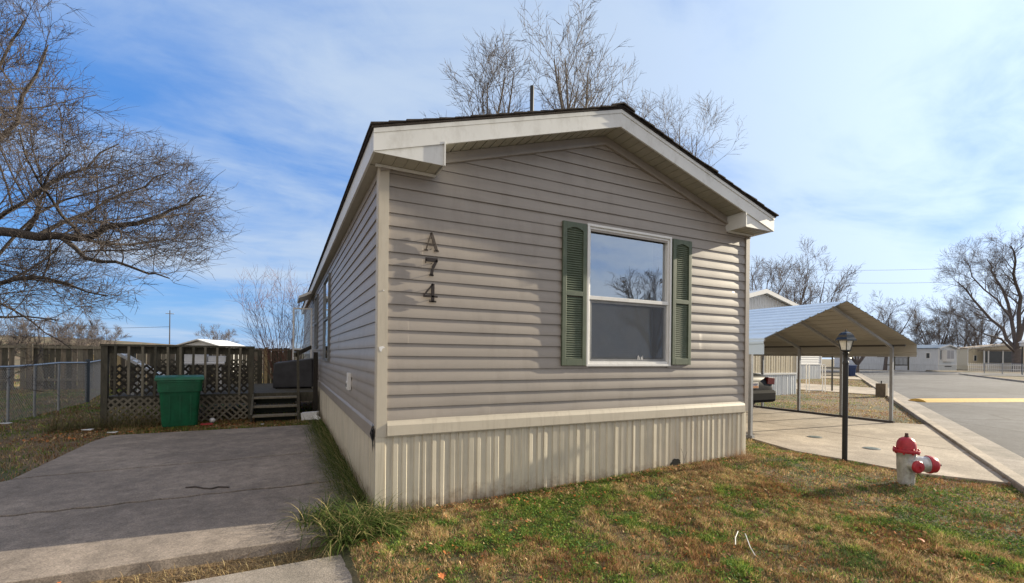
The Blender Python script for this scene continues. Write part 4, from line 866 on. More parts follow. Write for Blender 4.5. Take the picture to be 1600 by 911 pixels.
for px_, py_, lab in ((1273, 683, 'round metal utility cover in the pad nearer the taupe home'), (1362, 701, 'round metal utility cover in the pad behind the fire hydrant')):
    g = gnd(px_, py_, 0.035); t = empty('utility_cover', (g.x, g.y, 0.036), label=lab, cat='utility cover', group='covers set in the concrete pad')
    b = MB(); b.lathe([(0.115, 0.0), (0.115, 0.006), (0.10, 0.008)], 28); b.build('ring', mat('cover_grey', (0.17, 0.18, 0.18), 0.6, var=0.25, scale=30), t); b = MB(); b.lathe([(0.096, 0.0085), (0.088, 0.012)], 28); b.build('lid', mat('cover_green', (0.10, 0.13, 0.125), 0.55, var=0.3, scale=30), t)

# ------------------------------------------------------------------ deck
DX0, DX1, DY0, DY1, DZ = -3.80, -0.12, 7.12, 10.6, 0.56
dk = empty('wooden_deck', (0, 0, 0), label='weathered wooden deck with baluster railing, lattice and steps beside the taupe home', cat='deck')
b = MB(); y = DY0
while y < DY1: b.box(DX0, DX1, y, y+0.132, DZ-0.03, DZ+0.003*hsh(y, 1)); y += 0.14
b.build('deck_boards', wood, dk)
b = MB(); b.box(DX0, DX1, DY0+0.001, DY0+0.04, DZ-0.2, DZ-0.031); b.build('rim_joist', wood, dk)
RX1 = -1.38
for x in (DX0, -2.62, RX1):
    b = MB(); b.box(x-0.05, x+0.05, DY0-0.11, DY0-0.005, -0.1, 1.53); b.build('post', wood, dk)
for (x, y, h) in ((DX0, DY1, 1.5), (-2.62, DY1, 1.5), (RX1, DY1, 1.5), (-0.62, DY1, 1.52), (DX0, 8.8, 1.5)):
    b = MB(); b.box(x-0.05, x+0.05, y-0.05, y+0.05, 0, h); b.build('post', wood, dk)
b = MB(); b.box(DX0-0.06, RX1+0.06, DY0-0.13, DY0+0.02, 1.531, 1.57); b.box(DX0, RX1, DY0-0.03, DY0+0.005, 1.39, 1.53); b.build('top_rail', wood, dk)
b = MB(); b.box(DX0-0.02, DX0+0.06, DY0, DY1, 1.50, 1.54); b.build('top_rail', wood, dk)
b = MB(); b.box(DX0, RX1, DY1-0.03, DY1+0.03, 1.46, 1.52); b.build('top_rail', wood, dk)
for i in range(13):
    x = DX0+0.205*(i+0.85) + 0.02*(hsh(i, 3)-0.5)
    if x > RX1-0.08: break
    b = MB(); tl = (hsh(i, 9)-0.5)*0.04; zb_ = 0.57+0.09*(hsh(i, 6)-0.5)
    b.beam((x+tl, DY0-0.135, zb_), (x, DY0-0.135, 1.53), 0.038, 0.038, (0,1,0)); b.build('baluster', woodpale if i % 3 else wood, dk)
def lattice(name, x0, x1, z0, z1, y, m, sp=0.125, sl_=0.036, skipf=None):
    b = MB(); 
    for sgn, off in ((1, 0.0), (-1, 0.009)):
        c = -(z1-z0) if sgn > 0 else 0
        c0 = x0-(z1-z0) if sgn > 0 else x0
        c = c0
        while c < x1+(z1-z0):
            # line x = c + sgn*(z-z0)
            zs_ = [z0, z1]; xa, xb = c, c+sgn*(z1-z0); za, zb_ = z0, z1
            if sgn > 0:
                if xa < x0: za = z0+(x0-xa); xa = x0
                if xb > x1: zb_ = z1-(xb-x1); xb = x1
            else:
                if xa > x1: za = z0+(xa-x1); xa = x1
                if xb < x0: zb_ = z1-(x0-xb); xb = x0
            if zb_-za > 0.03 and not (skipf and skipf(c, sgn)): b.beam((xa, y+off, za), (xb, y+off, zb_), sl_, 0.007, (0,1,0))
            c += sp
    return b.build(name, m, dk)
lattice('lattice_panel', DX0+0.04, RX1-0.05, 0.03, 0.53, DY0-0.09, woodpale, skipf=lambda c, s_: hsh(c*3, s_) < 0.08)
lattice('lattice_panel', DX0+0.04, RX1, 0.60, 1.24, DY1-0.06, wood)
lattice('lattice_panel', DX0+0.05, RX1-0.05, 0.58, 1.17, DY0+0.10, mat('backlit_wood', (0.045, 0.04, 0.032), 0.9, var=.3), sp=.14, sl_=.038)  # darkness of the backlit lattice is put into its wood colour
for i in range(3):
    z = 0.16+i*0.165; y = DY0-0.72+i*0.24
    b = MB(); b.box(RX1+0.06, -0.50, y, y+0.25, z-0.035, z); b.build('step_tread', woodpale, dk)
    b = MB(); b.box(RX1+0.09, -0.53, y+0.20, y+0.215, z-0.16, z-0.036); b.build('step_riser', mat('green_black_wood', (0.02, 0.025, 0.018), 0.9), dk)
b = MB(); b.box(-0.50, -0.455, DY0-0.74, DY0-0.01, 0.0, 0.2); b.beam((-0.475, DY0-0.7, 0.1), (-0.475, DY0, 0.5), 0.04, 0.2); b.beam((RX1+0.04, DY0-0.7, 0.1), (RX1+0.04, DY0, 0.5), 0.04, 0.2); b.build('stringer', wood, dk)
b = MB(); b.beam((-0.47, DY0-0.66, 0), (-0.50, DY0-0.62, 1.5), 0.05, 0.05); b.build('rail_post', wood, dk)
b = MB(); b.beam((-0.56, DY0-0.7, 1.40), (-0.18, DY0+0.85, 1.58), 0.035, 0.09); b.build('handrail', wood, dk)
b = MB(); b.box(-0.16, -0.065, DY0-0.01, DY0+0.08, 0.0, 1.46); b.build('post', blackm if False else mat('dark_post', (0.03, 0.025, 0.02), 0.85), dk)
# things on the deck
gr = empty('covered_grill', (-0.52, 8.55, DZ+0.003), math.radians(-6), label='dark grey covered grill box standing on the deck by the door', cat='grill')
tarp = mat('charcoal_cover', (0.045, 0.045, 0.05), 0.75, var=0.3, scale=4, bump=0.6, bscale=9)
b = MB(); b.v += [(-.46,-.28,.02), (.44,-.30,.03), (.45,.26,.02), (-.44,.27,.03), (-.44,-.25,.62), (.42,-.26,.74), (.42,.23,.75), (-.42,.24,.64)]; b.f += [(4,5,6,7), (0,1,5,4), (1,2,6,5), (2,3,7,6), (3,0,4,7), (0,3,2,1)]; b.build('cover', tarp, gr, bevel=0.03)
b = MB(); b.box(-.40, -.36, -.2, -.16, 0, .03); b.box(.36, .40, -.2, -.16, 0, .03); b.build('feet', blackm, gr)
lg = empty('lounge_chair', (-3.15, 7.75, DZ+0.003), math.radians(4), label='white plastic lounge chair with tilted slatted back on the deck', cat='lounge chair')
b = MB()
for k in range(9):
    f = k/8; p = Vector((-0.55+0.75*f, 0, 0.80-0.52*f)); b.beam(p+Vector((0,-.25,0)), p+Vector((0,.25,0)), 0.075, 0.02, (0.52,0,0.75))
b.build('back_slats', litter_white, lg)
for yy in (-.27, .27):
    b = MB(); b.beam((-0.6, yy, 0.84), (0.26, yy, 0.24), 0.04, 0.05); b.build('side_rail', litter_white, lg)
    b = MB(); b.beam((0.24, yy, 0.0), (0.24, yy, 0.26), 0.045, 0.045, (0,1,0)); b.build('leg', litter_white, lg)
    b = MB(); b.beam((-0.35, yy, 0.0), (-0.2, yy, 0.54), 0.045, 0.045, (0,1,0)); b.build('leg', litter_white, lg)
tb_ = empty('patio_table', (-2.45, 8.7, DZ+0.003), 0.1, label='white plastic patio table behind the deck balusters', cat='table')
b = MB(); b.box(-.42, .42, -.35, .35, .58, .64); b.build('tabletop', litter_white, tb_, bevel=0.02)
for a, c in ((-1,-1), (1,-1), (1,1), (-1,1)): b = MB(); b.beam((a*.34, c*.27, 0), (a*.32, c*.25, .579), .05, .05, (0,1,0)); b.build('leg', litter_white, tb_)
for i, (x, y, s_, lab) in enumerate(((-2.62, 8.65, .28, 'wide white storage box resting on the patio table'), (-2.2, 8.72, .2, 'small white storage box at the right end of the patio table'))):
    t = empty('storage_box', (x, y, DZ+0.644), 0.2*i, label=lab, cat='storage box', group='white boxes on the patio table')
    b = MB(); b.prism([(-s_*.9,-s_*.6), (s_*.9,-s_*.6), (s_*.9,s_*.6), (-s_*.9,s_*.6)], 0, s_*.62, lambda u, v, w2: (u*(1+.1*w2), v*(1+.1*w2), w2)); b.build('body', litter_white, t, bevel=0.01)
    b = MB(); b.box(-s_*.95, s_*.95, -s_*.65, s_*.65, s_*.625, s_*.70); b.build('lid', litter_white, t, bevel=0.01)
# litter
def ellip(b, c, r, k=12):
    b.lathe([(max(0.001, math.cos(a)), math.sin(a)) for a in [(-math.pi/2)+math.pi*i/8 for i in range(9)]], k, Matrix.Translation(c) @ Matrix.Diagonal((*r, 1))); return b
g = gnd(332, 659, 0.05); b = ellip(MB(), (g.x, g.y-.03, 0.08), (0.055, 0.05, 0.05)); tag(b.build('foam_cup', litter_white, smooth=True), 'white foam cup lying in the leaves right of the green bin', 'cup')
g = gnd(323, 664, 0.05); b = MB(); b.prism([(-.09,-.03), (.1,-.04), (.08,.03), (-.02,.05), (-.1,.02)], 0, .03, lambda u, v, t_: (g.x+u, g.y+v, 0.05+t_+.03*abs(u))); tag(b.build('crumpled_wrapper', mat('red_paper', (0.35, 0.03, 0.03), 0.5, var=0.4, scale=40)), 'red and white crumpled wrapper at the foot of the lattice', 'wrapper')
bk = empty('paper_bucket', gnd(484, 655, 0.05), 0, label='crumpled white paper carton between the steps and the skirting', cat='carton')
b = MB(); b.prism([(-.16,-.07), (.12,-.09), (.17,.06), (-.12,.1)], 0, .15, lambda u, v, t_: (u*(1+.6*t_), v*(1-.5*t_), t_+.05*u)); b.build('box', litter_white, bk); b = MB(); b.poly([(.1,-.12,.13), (.2,-.16,.04), (.18,-.22,.0), (.08,-.14,.02)]); b.build('flap', litter_white, bk)
for i, (px_, py_, r, lab) in enumerate(((176, 678, .07, 'white plastic scrap at the slab corner'), (137, 674, .08, 'white paper scrap in the grass left of the slab'), (8, 664, .09, 'long pale paper scrap in the grass at the picture edge'), (410, 664, .03, 'tiny white scrap on the leaves beside the steps'))):
    g = gnd(px_, py_, 0.04); b = MB(); b.prism([(-r, -r*.3), (r*.6, -r*.4), (r, r*.2), (-r*.3, r*.4)], 0, .012, lambda u, v, t_: (g.x+u, g.y+v, .045+t_+abs(u)*.3)); tag(b.build('paper_scrap', litter_white), lab, 'litter', 'paper litter in the yard')
b = MB(); P = [gnd(x, y, 0.055) for x, y in ((290, 762), (305, 761), (318, 763), (330, 764), (342, 761), (358, 762))]; b.tube([p+Vector((0,0,0.008*hsh(i,4))) for i, p in enumerate(P)], 0.008, 6); tag(b.build('fallen_twig', twigm), 'thin dark twig lying on the concrete slab', 'twig')
b = MB(); P = [gnd(x, y, 0.03) for x, y in ((1164, 839), (1165, 845), (1172, 860), (1180, 869))]; [setattr(p, 'z', 0.075-0.02*abs(i-1)) for i, p in enumerate(P)]; b.tube(P, 0.0035, 6); tag(b.build('wire_scrap', litter_white), 'longer white wire scrap curving out of the front lawn', 'wire', 'wire scraps in the lawn')
b = MB(); P = [gnd(x, y, 0.03) for x, y in ((1153, 838), (1149, 846), (1149, 855))]; [setattr(p, 'z', 0.07-0.01*i) for i, p in enumerate(P)]; b.tube(P, 0.0035, 6); tag(b.build('wire_scrap', litter_white), 'shorter white wire scrap at the left of the curved one', 'wire', 'wire scraps in the lawn')

# ------------------------------------------------------------------ back yard fences
cf = empty('chain_link_fence', (0, 0, 0), label='low galvanized chain link fence along the left side yard', cat='fence')
CP = [Vector((-5.55, 4.0, 0)), Vector((-5.55, 6.4, 0)), Vector((-5.57, 8.2, 0)), Vector((-5.55, 9.2, 0)), Vector((-5.56, 10.4, 0)), Vector((-5.57, 12.2, 0)), Vector((-6.1, 15.4, 0.03))]
for i, p in enumerate(CP):
    b = MB(); big = i == 5; b.tube([p+Vector((0,0,-.1)), p+Vector((0,0,1.2 if big else 1.12))], 0.05 if big else 0.022, 10); b.build('fence_post', mat('dark_galv', (0.07, 0.085, 0.10), 0.5, metal=0.3) if big else galv, cf, smooth=True)
b = MB(); b.tube([p+Vector((0,0,1.12+0.02*math.sin(i*2))) for i, p in enumerate(CP)], 0.022, 8); b.build('top_rail', galv, cf, smooth=True)
b = MB(); sp = 0.075
tot = 0
for a, c in zip(CP[:-1], CP[1:]):
    Ls = (c-a).length; d = (c-a)/Ls; n_ = int(Ls/sp); h_ = 1.08; nz = int(h_/sp)
    for i in range(n_):
        for sgn in (1, -1):
            pts = []; k = 0; x = i*sp
            # one diagonal wire, wrapped inside the bay
            x0 = x; x1 = x+sgn*h_
            if sgn > 0:
                z1_ = min(h_, Ls-x0); b.beam(a+d*x0+Vector((0,0,.03)), a+d*(x0+z1_)+Vector((0,0,.03+z1_)), .0035, .0035)
            else:
                z1_ = min(h_, x0); b.beam(a+d*x0+Vector((0,0,.03)), a+d*(x0-z1_)+Vector((0,0,.03+z1_)), .0035, .0035)
    for k in range(1, nz):
        z = k*sp; z1_ = min(h_-z, Ls); b.beam(a+Vector((0,0,.03+z)), a+d*z1_+Vector((0,0,.03+z+z1_)), .0035, .0035); b.beam(c+Vector((0,0,.03+z)), c-d*z1_+Vector((0,0,.03+z+z1_)), .0035, .0035)
b.build('mesh', galv, cf)
pf = empty('privacy_fence', (0, 0, 0), label='weathered wooden privacy fence across the back of the yards', cat='fence')
FY = 17.6; x = -26.0; i = 0; bb = [MB(), MB(), MB()]
while x < 12.0:
    w2 = 0.13+0.02*hsh(i, 1); top = 1.60+0.05*hsh(i, 2)-(0.14*(hsh(i, 7) < 0.08)); lean = (hsh(i, 5)-.5)*0.03
    if hsh(i, 11) > 0.03: bb[int(hsh(i, 3)*2.99)].prism([(x, 0.0), (x+w2, 0.0), (x+w2+lean, top), (x+lean, top)], FY, FY+0.02, lambda u, v, t_: (u, t_, v))
    x += w2+0.012; i += 1
allb = MB(); mi = []
for k, q in enumerate(bb): n = len(allb.v); allb.v += q.v; allb.f += [tuple(i+n for i in f) for f in q.f]; mi += [k]*len(q.f)
fb = allb.build('fence_boards', fencewood, pf); fb.data.materials.append(wood); fb.data.materials.append(woodpale); fb.data.polygons.foreach_set('material_index', mi)
for z in (0.35, 1.50):
    b = MB(); b.box(-26, 12, FY-0.045, FY-0.002, z, z+0.09); b.build('fence_rail', woodpale, pf)
for k in range(16):
    x = -25.5+k*2.4; b = MB(); b.box(x, x+0.11, FY-0.16, FY-0.046, -0.1, 1.66); b.build('fence_post', fencewood if k % 2 else mat('sunlit_wood', (0.36, 0.28, 0.15), 0.85, var=0.25, scale=6), pf)  # sunlight on every other post is put into a yellower wood colour
for i, (px_, lab) in enumerate(((81, 'leaning tan wooden stake left of the chain link corner post'), (113, 'tan wooden stake just left of the chain link corner post'), (141, 'thin tan wooden stake behind the chain link corner post'))):
    g = dep(px_, 600, 17.0); b = MB(); b.prism([(-.05,-.02), (.05,-.02), (.05,.02), (-.05,.02)], 0, 1.35, lambda u, v, t_: (g.x+u+(0.08*math.sin(t_*3) if i == 0 else .04*t_), g.y+v, t_-.05)); tag(b.build('wooden_stake', mat('sunlit_wood', (0,0,0))), lab, 'stake', 'stakes in front of the back fence')  # stakes reuse the post colour that has sunlight painted in

# far white picket fence on the right
wf = empty('picket_fence', (0, 0, 0), label='low white picket fence across the road in front of the beige home', cat='fence')
A, B_ = dep(1513, 575, 62), dep(1640, 577, 56); A.z = B_.z = 0; d = (B_-A).normalized(); Lf = (B_-A).length; b = MB(); x = 0
while x < Lf: b.beam(A+d*x+Vector((0,0,0)), A+d*x+Vector((0,0,1.05)), 0.02, 0.15, d.cross(Vector((0,0,1)))) ; x += 0.19
b.build('pickets', whitew, wf)
for z in (.3, .85): b = MB(); b.beam(A+Vector((0,0,z)), B_+Vector((0,0,z)), .05, .09); b.build('rail', whitew, wf)
cf2 = empty('chain_link_fence', (0, 0, 0), label='dark chain link fence on the verge across the road', cat='fence')
A, B_ = dep(1538, 580, 50), dep(1640, 584, 42); A.z = B_.z = 0; d = (B_-A).normalized(); Lf = (B_-A).length; x = 0
while x < Lf: b = MB(); b.tube([A+d*x, A+d*x+Vector((0,0,1.1))], .04, 6); b.build('fence_post', galv, cf2); x += 2.6
b = MB(); b.tube([A+Vector((0,0,1.1)), B_+Vector((0,0,1.1))], .03, 6); b.build('top_rail', galv, cf2)
b = MB(); x = 0
while x < Lf-1: b.beam(A+d*x+Vector((0,0,.05)), A+d*(x+1)+Vector((0,0,1.05)), .006, .006); b.beam(A+d*(x+1)+Vector((0,0,.05)), A+d*x+Vector((0,0,1.05)), .006, .006); x += 0.14
b.build('mesh', galv, cf2)

# shed with white roof behind the back fence
sp_ = dep(320, 560, 30); sh = empty('storage_shed', (sp_.x-0.3, sp_.y, 0), math.radians(-22), label='low white metal shed with gabled roof behind the back fence', cat='shed')
b = MB(); b.box(-1.5, 1.5, 0, 3, 0, 1.72); b.prism([(-1.5, 1.721), (1.5, 1.721), (0, 2.14)], 0, 3, lambda u, v, w2: (u, w2, v)); b.build('walls', whitew, sh)
b = MB(); b.prism([(-1.8, 1.68), (0, 2.2), (1.8, 1.68), (1.8, 1.73), (0, 2.27), (-1.8, 1.73)], -0.3, 3.4, lambda u, v, w2: (u, w2, v)); b.build('roof', whitew, sh)
b = MB(); b.box(-1.7, 1.7, -0.34, -0.30, 1.60, 1.7); b.build('door_header', bluew, sh)
b = MB(); b.box(-0.8, -0.02, -0.03, -0.001, 0.05, 1.6); b.box(0.02, 0.8, -0.03, -0.001, 0.05, 1.6); b.build('doors', whitew, sh)

# utility poles and cables
def pole(px_, pb, D, ztop, label):
    g = dep(px_, pb, D); t = empty('utility_pole', (g.x, g.y, 0), label=label, cat='utility pole', group='utility poles')
    t.rotation_euler.z = math.radians(30)
    b = MB(); b.tube([(0,0,-1), (0,0,ztop)], [0.18, 0.12], 8); b.build('pole', bark, t); b = MB(); b.box(-1.1, 1.1, -.06, .06, ztop-1.1, ztop-.95); b.build('crossarm', bark, t)
    for x in (-1, -.4, .4, 1): b = MB(); b.lathe([(.05, ztop-.949), (.07, ztop-.9), (.03, ztop-.8)], 8, Matrix.Translation((x, 0, 0))); b.build('insulator', galv, t)
    return Vector((g.x, g.y, 0))
pL = pole(265, 530, 140, 14.0, 'thin wooden utility pole far away above the back fence')
pR0 = pole(1120, 560, 75, 17.5, 'utility pole behind the taupe home'); pR1 = pole(1665, 560, 75, 19, 'utility pole beyond the big tree on the right')
def cable(a, c, sag, label, r=0.022):
    b = MB(); P = [a.lerp(c, k/24)-Vector((0,0,sag*4*(k/24)*(1-k/24))) for k in range(25)]; b.tube(P, r, 5, cap=False); tag(b.build('overhead_cable', blackm), label, 'cable', 'overhead power cables')
cable(Vector((*pR0.xy, 16.5)), Vector((*pR1.xy, 18.0)), 1.2, 'upper overhead cable crossing the sky behind the carport roof', .02)
cable(Vector((*pR0.xy, 14.6)), Vector((*pR1.xy, 15.6)), 1.2, 'lower overhead cable crossing the sky behind the carport roof', .02)
g = dep(-150, 500, 140); cable(Vector((*pL.xy, 9.0)), Vector((g.x, g.y, 8.0)), 0.6, 'overhead cable running left from the far utility pole', .05)

# ------------------------------------------------------------------ trees
def rperp(d, rnd):
    v = Vector((rnd.gauss(0,1), rnd.gauss(0,1), rnd.gauss(0,1))); v -= d*v.dot(d); return v.normalized() if v.length > 1e-4 else Vector((1,0,0))
class Tree:
    def __init__(s, seed): s.r = random.Random(seed); s.big = []; s.fine = []
    def grow(s, p, d, L, r, lvl, P):
        rnd = s.r; n = P['seg'][min(lvl, len(P['seg'])-1)]; pts = [p]; rad = [r]; q = p.copy(); dd = d.normalized(); rt = r*P['taper'] if lvl < P['levels'] else r*0.35
        for i in range(n):
            dd = (dd + rperp(dd, rnd)*P['wig'][min(lvl, len(P['wig'])-1)] + Vector((0,0,1))*P['up'][min(lvl, len(P['up'])-1)] + P.get('wind', Vector((0,0,0)))*(0.3 if lvl > 1 else 0)).normalized()
            q = q + dd*(L/n); pts.append(q.copy()); rad.append(r+(rt-r)*(i+1)/n)
        s.limb(pts, rad, lvl, P)
    def limb(s, pts, rad, lvl, P):
        rnd = s.r; (s.big if rad[0] > P['cut'] else s.fine).append((pts, rad))
        if lvl >= P['levels']: return
        L = sum((b-a).length for a, b in zip(pts[:-1], pts[1:])); nc = P['kids'][lvl]; nc = max(2, int(nc*(0.75+0.5*rnd.random())))
        for k in range(nc):
            f = P['from'][min(lvl, len(P['from'])-1)]; f = f+(1-f)*((k+rnd.random())/nc); x = f*(len(pts)-1); i = min(int(x), len(pts)-2); t = x-i
            q = pts[i].lerp(pts[i+1], t); dd = (pts[i+1]-pts[i]).normalized(); ang = math.radians(P['ang'][min(lvl, len(P['ang'])-1)]*(0.65+0.7*rnd.random()))
            nd = dd*math.cos(ang)+rperp(dd, rnd)*math.sin(ang)
            cl = P['len'][lvl]*(0.6+0.6*rnd.random())*(1.15-0.55*f); cr = max((rad[i]*(1-t)+rad[i+1]*t)*P['rr'], P['rmin'])
            cr = min(cr, P['rmaxs'][lvl]) if 'rmaxs' in P else cr
            if 'keep' in P and not P['keep'](q+nd*cl): continue
            s.grow(q, nd, cl, cr, lvl+1, P)
def mesh_tubes(polys, name, m, parent, ks=(6, 3)):
    vs, fs, base = [], [], 0
    for pts, rad in polys:
        k = ks[0] if rad[0] > 0.03 else (4 if rad[0] > 0.012 else ks[1]); P = np.array([tuple(p) for p in pts]); n = len(P)
        D = np.gradient(P, axis=0); D /= (np.linalg.norm(D, axis=1, keepdims=True)+1e-9); ref = np.array([0.0, 0, 1]) if abs(D[0, 2]) < 0.85 else np.array([1.0, 0, 0])
        A = np.cross(D, ref); A /= (np.linalg.norm(A, axis=1, keepdims=True)+1e-9); B = np.cross(D, A); R = np.array(rad)[:, None]
        an = 2*np.pi*np.arange(k)/k; V = P[:, None, :] + (A[:, None, :]*np.cos(an)[None, :, None] + B[:, None, :]*np.sin(an)[None, :, None])*R[:, :, None]
        vs.append(V.reshape(-1, 3)); i = np.arange(n-1)[:, None]*k; j = np.arange(k)[None, :]; j2 = (j+1) % k
        fs.append((np.stack([i+j, i+j2, i+k+j2, i+k+j], -1).reshape(-1, 4)+base)); base += n*k
    if not vs: return None
    V = np.concatenate(vs); Fq = np.concatenate(fs); me = bpy.data.meshes.new(name); me.vertices.add(len(V)); me.vertices.foreach_set('co', V.astype(np.float32).ravel())
    me.loops.add(Fq.size); me.loops.foreach_set('vertex_index', Fq.ravel().astype(np.int32)); me.polygons.add(len(Fq)); me.polygons.foreach_set('loop_start', np.arange(0, Fq.size, 4, dtype=np.int32))
    me.polygons.foreach_set('use_smooth', np.ones(len(Fq), bool)); me.update(calc_edges=True); me.materials.append(m)
    o = bpy.data.objects.new(name, me); COL.objects.link(o); o.parent = parent; return o
def finish(T_, root, mt, mc):
    off = root.location.copy(); sh_ = lambda L_: [([p-off for p in pts], rad) for pts, rad in L_]
    mesh_tubes(sh_(T_.big), 'trunk', mt, root, (8, 3)); mesh_tubes(sh_(T_.fine), 'crown', mc, root)

# big tree on the left, trunk outside the frame, limbs laid out where they are seen
TP = dict(levels=4, seg=(8, 6, 5, 4, 3), wig=(.10, .16, .17, .18, .2), up=(0, .03, .035, .03, .02), taper=.25, kids=(10, 9, 7, 4), len=(2.4, 1.25, .62, .30), ang=(48, 42, 38, 36), rr=.5, rmin=.0042, cut=.03, rmaxs=(.045, .02, .009, .0055))
TP['from'] = (.12, .12, .1, .1); TP['wind'] = RT*0.16 + Vector((0, 0, -.02))
TL = Tree(3); base = Vector((-7.6, 9.6, 0))
root = empty('bare_tree', base, label='large bare tree reaching in from the left with dark spreading limbs', cat='tree', group='bare trees')
def LB(*pp): return [dep(a, b_, D) for a, b_, D in pp]
def _pj(p):
    d = p-CAM; D = max(d.dot(FW), .5); return 800+d.dot(RT)/D*F_PX, 555-d.z/D*F_PX
def _keep(p):
    x, y = _pj(p); j = 90*(hsh(p.x*3, p.z*3)-.6); return x < np.interp(y, [-50, 30, 60, 120, 170, 215, 250, 290, 340, 400, 450, 490, 520, 560], [80, 125, 155, 140, 175, 255, 330, 380, 388, 370, 320, 225, 165, 70])+j
TP['keep'] = _keep
fork = dep(-190, 430, 10.2)
TL.big.append(([base+Vector((0,0,-.3)), base+Vector((.05,0,.9)), base.lerp(fork, .6)+Vector((0,0,fork.z*.1)), fork], [.36, .27, .25, .22]))
LIMBS = [([(-190,430,10.2), (-60,385,9.6), (0,362,9.3), (60,368,9.0), (122,374,8.9), (170,358,8.9), (215,350,9.0), (250,338,9.1), (290,315,9.2), (320,305,9.3)], .13, .014),
         ([(100,374,8.9), (135,400,8.7), (185,410,8.7), (230,425,8.8), (265,435,8.9)], .05, .012),
         ([(-190,430,10.2), (-80,460,9.4), (0,445,9.0), (50,430,8.8), (105,445,8.6), (165,462,8.5)], .08, .012),
         ([(-190,430,10.2), (-120,330,9.8), (-40,260,9.5), (25,190,9.3), (55,120,9.2), (75,70,9.2)], .09, .012),
         ([(-60,385,9.6), (10,330,9.8), (75,290,9.9), (135,260,10.0), (185,225,10.1)], .06, .012),
         ([(-120,330,9.8), (-60,210,9.4), (0,110,9.2), (40,30,9.1)], .07, .012),
         ([(-190,430,10.2), (-90,420,10.5), (0,400,10.8), (60,330,11), (150,300,11.2), (210,275,11.4)], .06, .012),
         ([(-80,460,9.4), (-20,490,9.2), (40,495,9.1), (90,500,9.0)], .04, .01),
         ([(60,368,9.0), (110,340,9.4), (170,315,9.8), (225,290,10.0), (265,270,10.0)], .045, .012),
         ([(-190,430,10.2), (-100,390,8.6), (-10,350,8.0), (60,300,7.6), (110,240,7.4)], .05, .01)]
for pp, r0, r1 in LIMBS:
    P = LB(*pp); Q = []
    for i in range(len(P)-1):
        for k in range(2): q = P[i].lerp(P[i+1], k/2); Q.append(q + Vector((hsh(i,k,1)-.5, hsh(i,k,2)-.5, hsh(i,k,3)-.5))*.10*(1 if i else 0))
    Q.append(P[-1]); n = len(Q); TL.limb(Q, [r0+(r1-r0)*(i/(n-1))**.8 for i in range(n)], 0, TP)
finish(TL, root, bark, twigm)

def tree(px_, D, top_py, half_px, label, seed, m1=palebark, m2=palebark, levels=4, kids=(7, 6, 6, 5), trunkf=.2, nl=5, base_z=0, ang0=22, up=.05, tw=1.0, gx=None, rscale=1.0, name='bare_tree', grp='bare trees', lean=0.0, lf=1.0):
    g = dep(px_, 560, D) if gx is None else Vector(gx); H = dep(px_, top_py, D).z*.9; half = half_px*D/F_PX
    root = empty(name, (g.x, g.y, base_z), label=label, cat='tree' if name == 'bare_tree' else 'shrub', group=grp); T_ = Tree(seed); r = T_.r
    P = dict(levels=levels, seg=(9, 6, 5, 4, 3), wig=(.07, .10, .12, .14, .15), up=(up*.6, up, up, up*.8, up*.5), taper=.13, kids=kids, len=(H*.26*lf, H*.15*lf, H*.085*lf, H*.045*lf), ang=(34, 34, 33, 32), rr=.55, rmin=.0009*D*.30*tw, cut=.05 if name == 'bare_tree' else .012)
    P['rmin'] = min(max(P['rmin'], .003), 0.011)*tw; P['from'] = (.18, .2, .15, .1)
    b0 = Vector((g.x, g.y, base_z-.2)); th = H*trunkf; tr_ = H*.022*rscale
    tp = [b0, b0+Vector((.02*H*lean, 0, th*.5)), b0+Vector((lean*.05*H, 0, th))]
    if trunkf > 0: T_.big.append((tp, [tr_*1.25, tr_, tr_*.9]))
    for k in range(nl):
        a = 2*math.pi*(k+r.random()*.5)/nl; sp = half/H*(0.55+.6*r.random()); d = Vector((math.cos(a)*sp*1.25, math.sin(a)*sp*1.25, 1)).normalized()
        T_.grow(tp[-1] if trunkf > 0 else b0+Vector((math.cos(a)*.08, math.sin(a)*.08, .1)), d, (H-th)*(0.85+.2*r.random()), tr_*.62, 0, P)
    finish(T_, root, m1, m2); return root
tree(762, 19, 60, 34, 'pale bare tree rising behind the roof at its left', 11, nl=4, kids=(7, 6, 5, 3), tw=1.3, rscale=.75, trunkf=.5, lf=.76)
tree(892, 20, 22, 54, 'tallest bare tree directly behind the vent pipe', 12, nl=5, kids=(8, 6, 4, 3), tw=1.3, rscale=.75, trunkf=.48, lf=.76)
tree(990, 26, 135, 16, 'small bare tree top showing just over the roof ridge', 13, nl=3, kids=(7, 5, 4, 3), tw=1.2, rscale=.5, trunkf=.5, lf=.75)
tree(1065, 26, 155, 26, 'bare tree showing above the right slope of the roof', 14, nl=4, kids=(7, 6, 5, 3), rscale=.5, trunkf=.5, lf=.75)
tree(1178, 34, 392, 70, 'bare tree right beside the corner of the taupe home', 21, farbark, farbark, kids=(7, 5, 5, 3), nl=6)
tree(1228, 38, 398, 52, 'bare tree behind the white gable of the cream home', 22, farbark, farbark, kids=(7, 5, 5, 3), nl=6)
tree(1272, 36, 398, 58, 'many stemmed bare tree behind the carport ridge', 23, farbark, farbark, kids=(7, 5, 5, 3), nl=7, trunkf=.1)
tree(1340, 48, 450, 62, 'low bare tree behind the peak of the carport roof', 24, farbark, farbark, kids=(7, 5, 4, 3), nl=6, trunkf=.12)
t_ = tree(1383, 66, 455, 55, 'bare leaning tree above the right slope of the carport', 25, farbark, farbark, kids=(7, 5, 4, 3), nl=5, trunkf=.25, lean=.8)
